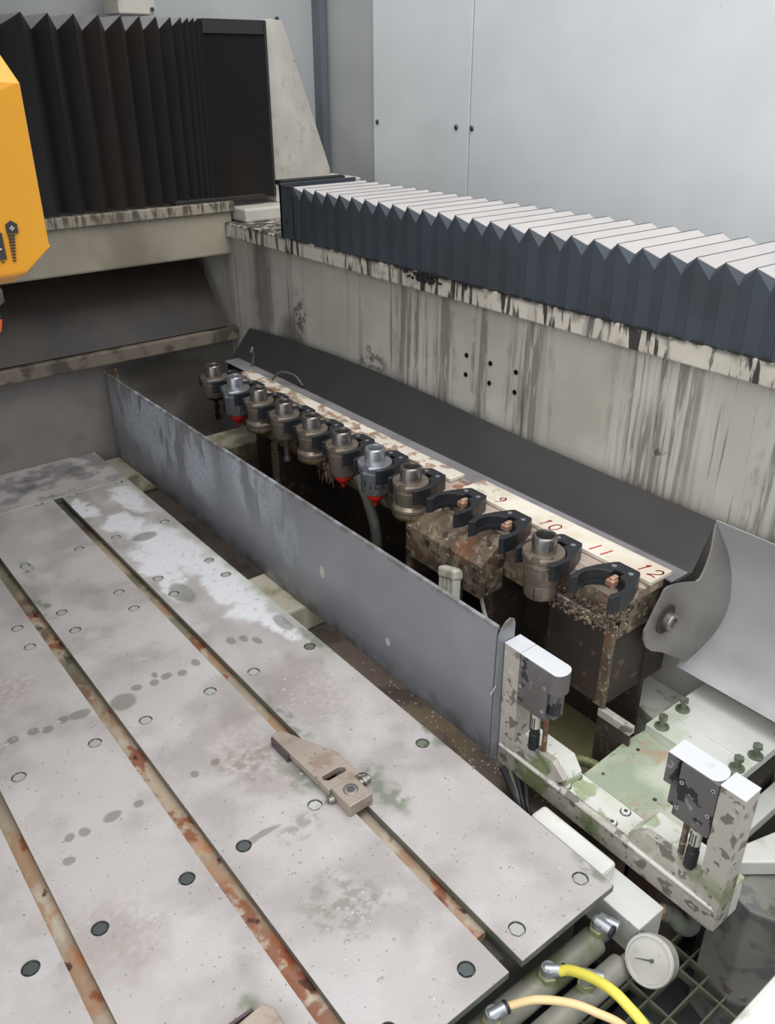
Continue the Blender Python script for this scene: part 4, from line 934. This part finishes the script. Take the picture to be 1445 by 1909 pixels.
bm = prism(NB(), [(1.12,.62),(1.225,.62),(1.225,.80),(1.16,.80)], 'xy', -.20, -.06); tag(obj('grey_pit_block', bm, PEELGREEN, bevel=.003), 'dim greenish block under the tray at the foot of the wall', 'block')

# casting lower right and near sill
CA = thing('side_casting', 'grey peeling casting with white top, right edge below the bracket', 'casting', (1.05, .35, -.5))
bm = prism(NB(), [(.968,.400),(1.035,.394),(1.115,.372),(1.090,.305),(1.040,.344)], 'xy', -.128, -.098); obj('white_top', bm, WHITEC, CA, bevel=.003)
bm = prism(NB(), [(.972,.396),(1.10,.385),(1.095,.30),(1.060,.235),(1.00,.235),(.955,.33)], 'xy', -.58, -.130); obj('casting_body', bm, CASTG, CA, bevel=.004)
tag(obj('near_sill', box(NB(), .60, 1.6, -.25, .226, -.05, .0), WHITEC, bevel=.008), 'white painted sill crossing the lower right corner of the view', 'sill')

# white edge bar, junction block
tag(obj('edge_bar', box(NB(), .751, .785, .462, .603, -.055, -.020), WHITEC, bevel=.006), 'short whitish bar between table corner and measuring bracket', 'bar')
J = thing('junction_block', 'pale rectangular metal block beyond the table corner', 'block', (.77, .44, -.11))
obj('block_body', box(NB(), .742, .799, .386, .480, -.112, -.051), BOLTPL, J, bevel=.002)
obj('copper_fitting', cyl(NB(), (.799,.398,-.078), (.818,.396,-.084), .0105, n=8), COPPER, J)
bm = tube(NB(), [(.815,.397,-.083),(.829,.385,-.094),(.836,.372,-.108),(.850,.366,-.113),(.868,.374,-.108),(.885,.388,-.10)], .0125, 16)
tag(obj('elbow_pipe', bm, GREYRUB, smooth=True), 'grey green bent pipe leaving the block under the bracket', 'pipe')

# ---------------------------------------------------------------- pneumatic cylinders, fittings, gauge, hoses
def air_cyl(y, z, x1, lab, rr):
    t = thing('air_cylinder', lab, 'air cylinder', (.55, y, z-rr))
    obj('cylinder_barrel', cyl(NB(), (.25,y+.008,z), (x1,y,z), rr, n=36), TUBEM, t, bevel=.003, smooth=30)
    obj('end_boss', cyl(NB(), (x1,y,z), (x1+.02,y-.001,z), rr*.55, n=24), CHROME, t, smooth=30)
    return t
c1 = air_cyl(.425, -.078, .700, 'greenish round air cylinder nearest the table front edge', .020)
c2 = air_cyl(.381, -.086, .703, 'greenish round air cylinder beside the pressure gauge', .0175)
def elbow(p, lab, tipdir):
    x_, y_, z_ = p
    t = thing('hose_elbow', lab, 'elbow fitting', (x_, y_, z_-.02), 'push-in elbow fittings on the cylinders')
    obj('brass_nut', cyl(NB(), (x_,y_,z_-.022), (x_,y_,z_-.006), .0135, n=6), BRASSN, t, bevel=.001)
    obj('elbow_neck', cyl(NB(), (x_,y_,z_-.006), (x_,y_,z_+.006), .0095, n=20), CHROME, t, smooth=30)
    d = Vector(tipdir).normalized(); q = cyl(NB(), Vector(p)-d*.006, Vector(p)+d*.021, .0088, .0078, 20); obj('elbow_collar', q, CHROME, t, bevel=.001, smooth=30)
    obj('collar_ring', lathe(NB(), [(.0078,0),(.0088,.001),(.0088,.004),(.0078,.005)], Vector(p)+d*.017, d, 20), BLKRUB, t, smooth=30)
    return t
elbow((.597,.422,-.046), 'grey elbow fitting feeding the yellow hose', (.6,-.55,.05))
elbow((.497,.424,-.044), 'grey elbow fitting feeding the beige hose at the bottom edge', (.85,-.2,.1))
t = elbow((.702,.424,-.044), 'shiny elbow fitting nearest the table corner', (.15,-.9,.0))
obj('second_collar', cyl(NB(), (.712,.432,-.050), (.722,.405,-.050), .009, .0085, 20), CHROME, t, bevel=.001, smooth=30)
bm = tube(NB(), [(.607,.410,-.044),(.613,.400,-.036),(.617,.373,-.021),(.618,.346,-.011),(.618,.320,-.010),(.617,.280,-.022),(.612,.235,-.07),(.60,.20,-.14)], .0068, 14)
tag(obj('yellow_hose', bm, YHOSE, smooth=True), 'bright yellow air hose curving down to the bottom edge', 'hose')
bm = tube(NB(), [(.514,.420,-.042),(.522,.415,-.038),(.542,.395,-.022),(.565,.364,-.012),(.581,.336,-.011),(.600,.300,-.022),(.598,.255,-.06),(.585,.22,-.12)], .0052, 14)
tag(obj('beige_hose', bm, BHOSE, smooth=True), 'thinner beige air hose curving below the yellow one', 'hose')
bm = tube(NB(), [(.50,.385,-.15),(.56,.34,-.16),(.62,.31,-.17),(.66,.26,-.2),(.68,.2,-.26)], .010, 14)
tag(obj('dull_yellow_hose', bm, mat('dirty_ochre_hose', (150,132,58), .5, bump=None), smooth=True), 'dirty ochre hose running below the cylinders', 'hose')
t = thing('hose_clamp', 'grey fitting with ribbed ring under the yellow hose', 'fitting', (.64,.375,-.06))
obj('fitting_nut', cyl(NB(), (.632,.386,-.076), (.632,.386,-.058), .0125, n=6), BRASSN, t, bevel=.001)
obj('fitting_collar', cyl(NB(), (.628,.392,-.050), (.646,.370,-.050), .0095, n=20), CHROME, t, bevel=.001, smooth=30)
obj('fitting_neck', cyl(NB(), (.632,.386,-.060), (.633,.385,-.048), .0085, n=16), CHROME, t, smooth=30)
# gauge
GC = Vector((.712,.348,-.046)); gd = Vector((-.92,-.04,.71)).normalized()
g = thing('pressure_gauge', 'round pressure gauge with white dial and steel case', 'pressure gauge', GC-gd*.02)
obj('gauge_case', lathe(NB(), [(.028,-.030),(.0305,-.026),(.0305,-.006),(.0325,-.005),(.0335,-.002),(.0335,.002),(.0320,.004),(.0290,.004),(.0285,.001)], GC, gd, 56), GAUGEB, g, smooth=30)
obj('gauge_dial', lathe(NB(), [(.0287,-.0012),(.0287,.0008)], GC, gd, 56), GAUGEF, g)
u_, v_, _ = frame(gd)
tip = Vector((-.6, .60, .0)); tip = (tip-gd*tip.dot(gd)).normalized(); sd = gd.cross(tip)
q = NB(); c0 = GC+gd*.0016-tip*.004
add(q, [c0-sd*.0012, c0+sd*.0012, c0+tip*.023+sd*.0003, c0+tip*.023-sd*.0003, c0-sd*.0012+gd*.0005, c0+sd*.0012+gd*.0005, c0+tip*.023+sd*.0003+gd*.0005, c0+tip*.023-sd*.0003+gd*.0005],
    [(0,1,2,3),(4,5,6,7),(0,1,5,4),(1,2,6,5),(2,3,7,6),(3,0,4,7)])
cyl(q, c0+gd*.0, c0+gd*.0015, .0026, n=14); obj('gauge_needle', q, BOLTDK, g)
q = NB()
for i in range(31):
    an = math.radians(-45+270*i/30); dv = tip*math.cos(an)+sd*math.sin(an); r0_ = .0235 if i % 5 else .022; sv = gd.cross(dv)
    p0, p1 = GC+gd*.0011+dv*r0_, GC+gd*.0011+dv*.0258; add(q, [p0-sv*.0002, p0+sv*.0002, p1+sv*.0002, p1-sv*.0002], [(0,1,2,3)])
obj('dial_ticks', q, GAUGEB, g)
sdir = Vector((.35,.9,.15)).normalized(); q = NB(); bb = GC-gd*.012
cyl(q, bb+sdir*.030, bb+sdir*.036, .0075, n=18); obj('fill_plug', q, BOLTDK, g)
q = NB(); bx = GC-gd*.024; cyl(q, bx, bx-gd*.02, .008, n=6); cyl(q, bx-gd*.018, bx-gd*.02+Vector((.0,.045,.0)), .007, n=14); obj('gauge_stem', q, BRASSN, g)
# grate
bm = NB()
for y in (.443,.405,.367,.329,.291,.253,.215): box(bm, .60, 1.00, y-.0016, y+.0016, -.356, -.338)
for x in (.969,.939,.855,.825,.741,.711,.627): box(bm, x-.0020, x+.0020, .20, .452, -.356, -.339)
tag(obj('floor_grate', bm, GRATEM), 'mossy steel grating below the pressure gauge', 'grating')
tag(obj('grate_rail', box(NB(), .590, 1.0, .452, .458, -.38, -.33), GRATEM), 'steel rail along the far edge of the grating', 'rail')
obj_ = struct('floor_recess', box(NB(), -1.0, 1.25, -.2, .46, -.50, -.44), FLOORM)

# ---------------------------------------------------------------- clamps on the table
K1 = thing('strap_clamp', 'worn steel strap clamp with slotted wedge body lying over the slot', 'clamp', (.535, .85, .0))
out = [(.502,.953),(.513,.957),(.522,.953),(.549,.892),(.5665,.853),(.5665,.795),(.508,.795),(.5035,.90)]
bm = prism(NB(), out, 'xy', .013, .030)
cu = prism(NB(), [(.520,.812),(.514,.818),(.516,.825),(.548,.826),(.556,.820),(.553,.812)], 'xy', .0, .05)
bm = cut(bm, cu); st = obj('strap', bm, CLAMPM, K1, bevel=.0012)
obj('tip_pad', box(NB(), .4995, .506, .901, .953, .0005, .0255), CLAMPDK, K1, bevel=.001)
obj('tip_foot', box(NB(), .506, .518, .915, .950, .0005, .013), CLAMPDK, K1)
bm = box(NB(), .5125, .556, .746, .7945, .001, .034); obj('clamp_block', bm, CLAMPM, K1, bevel=.002)
q = lathe(NB(), [(.0118,.0342),(.0118,.0355),(.0105,.0362),(.0062,.0362),(.0058,.0345)], (.534,.773,0), n=32); obj('socket_bolt', q, STEELG, K1, smooth=30)
q = cyl(NB(), (.534,.773,.0348), (.534,.773,.0352), .006, n=6); obj('socket_recess', q, BOLTDK, K1)
q = cyl(NB(), (.503,.789,.010), (.582,.789,.010), .0068, n=24); obj('cross_pin', q, STEELG, K1, bevel=.0015, smooth=30)
q = cyl(NB(), (.507,.789,.010), (.512,.789,.010), .0085, n=24); obj('pin_collar', q, STEELG, K1, bevel=.001, smooth=30)
q = cyl(NB(), (.567,.789,.010), (.574,.789,.010), .0095, n=24); obj('pin_collar', q, STEELG, K1, bevel=.001, smooth=30)
K1.scale = (1, 1, .66); K1.location = (.5405, .8585, 0)
K2 = thing('table_clamp', 'corner of a steel clamp lying at the bottom edge of the view', 'clamp', (.235, .535, .0))
bm = prism(NB(), [(.223,.572),(.262,.576),(.2695,.563),(.2685,.47),(.18,.47),(.19,.52)], 'xy', .003, .022); obj('clamp_strap', bm, CLAMPM, K2, bevel=.0015)
obj('clamp_foot', box(NB(), .205, .250, .5775, .5815, .001, .018), CLAMPDK, K2)
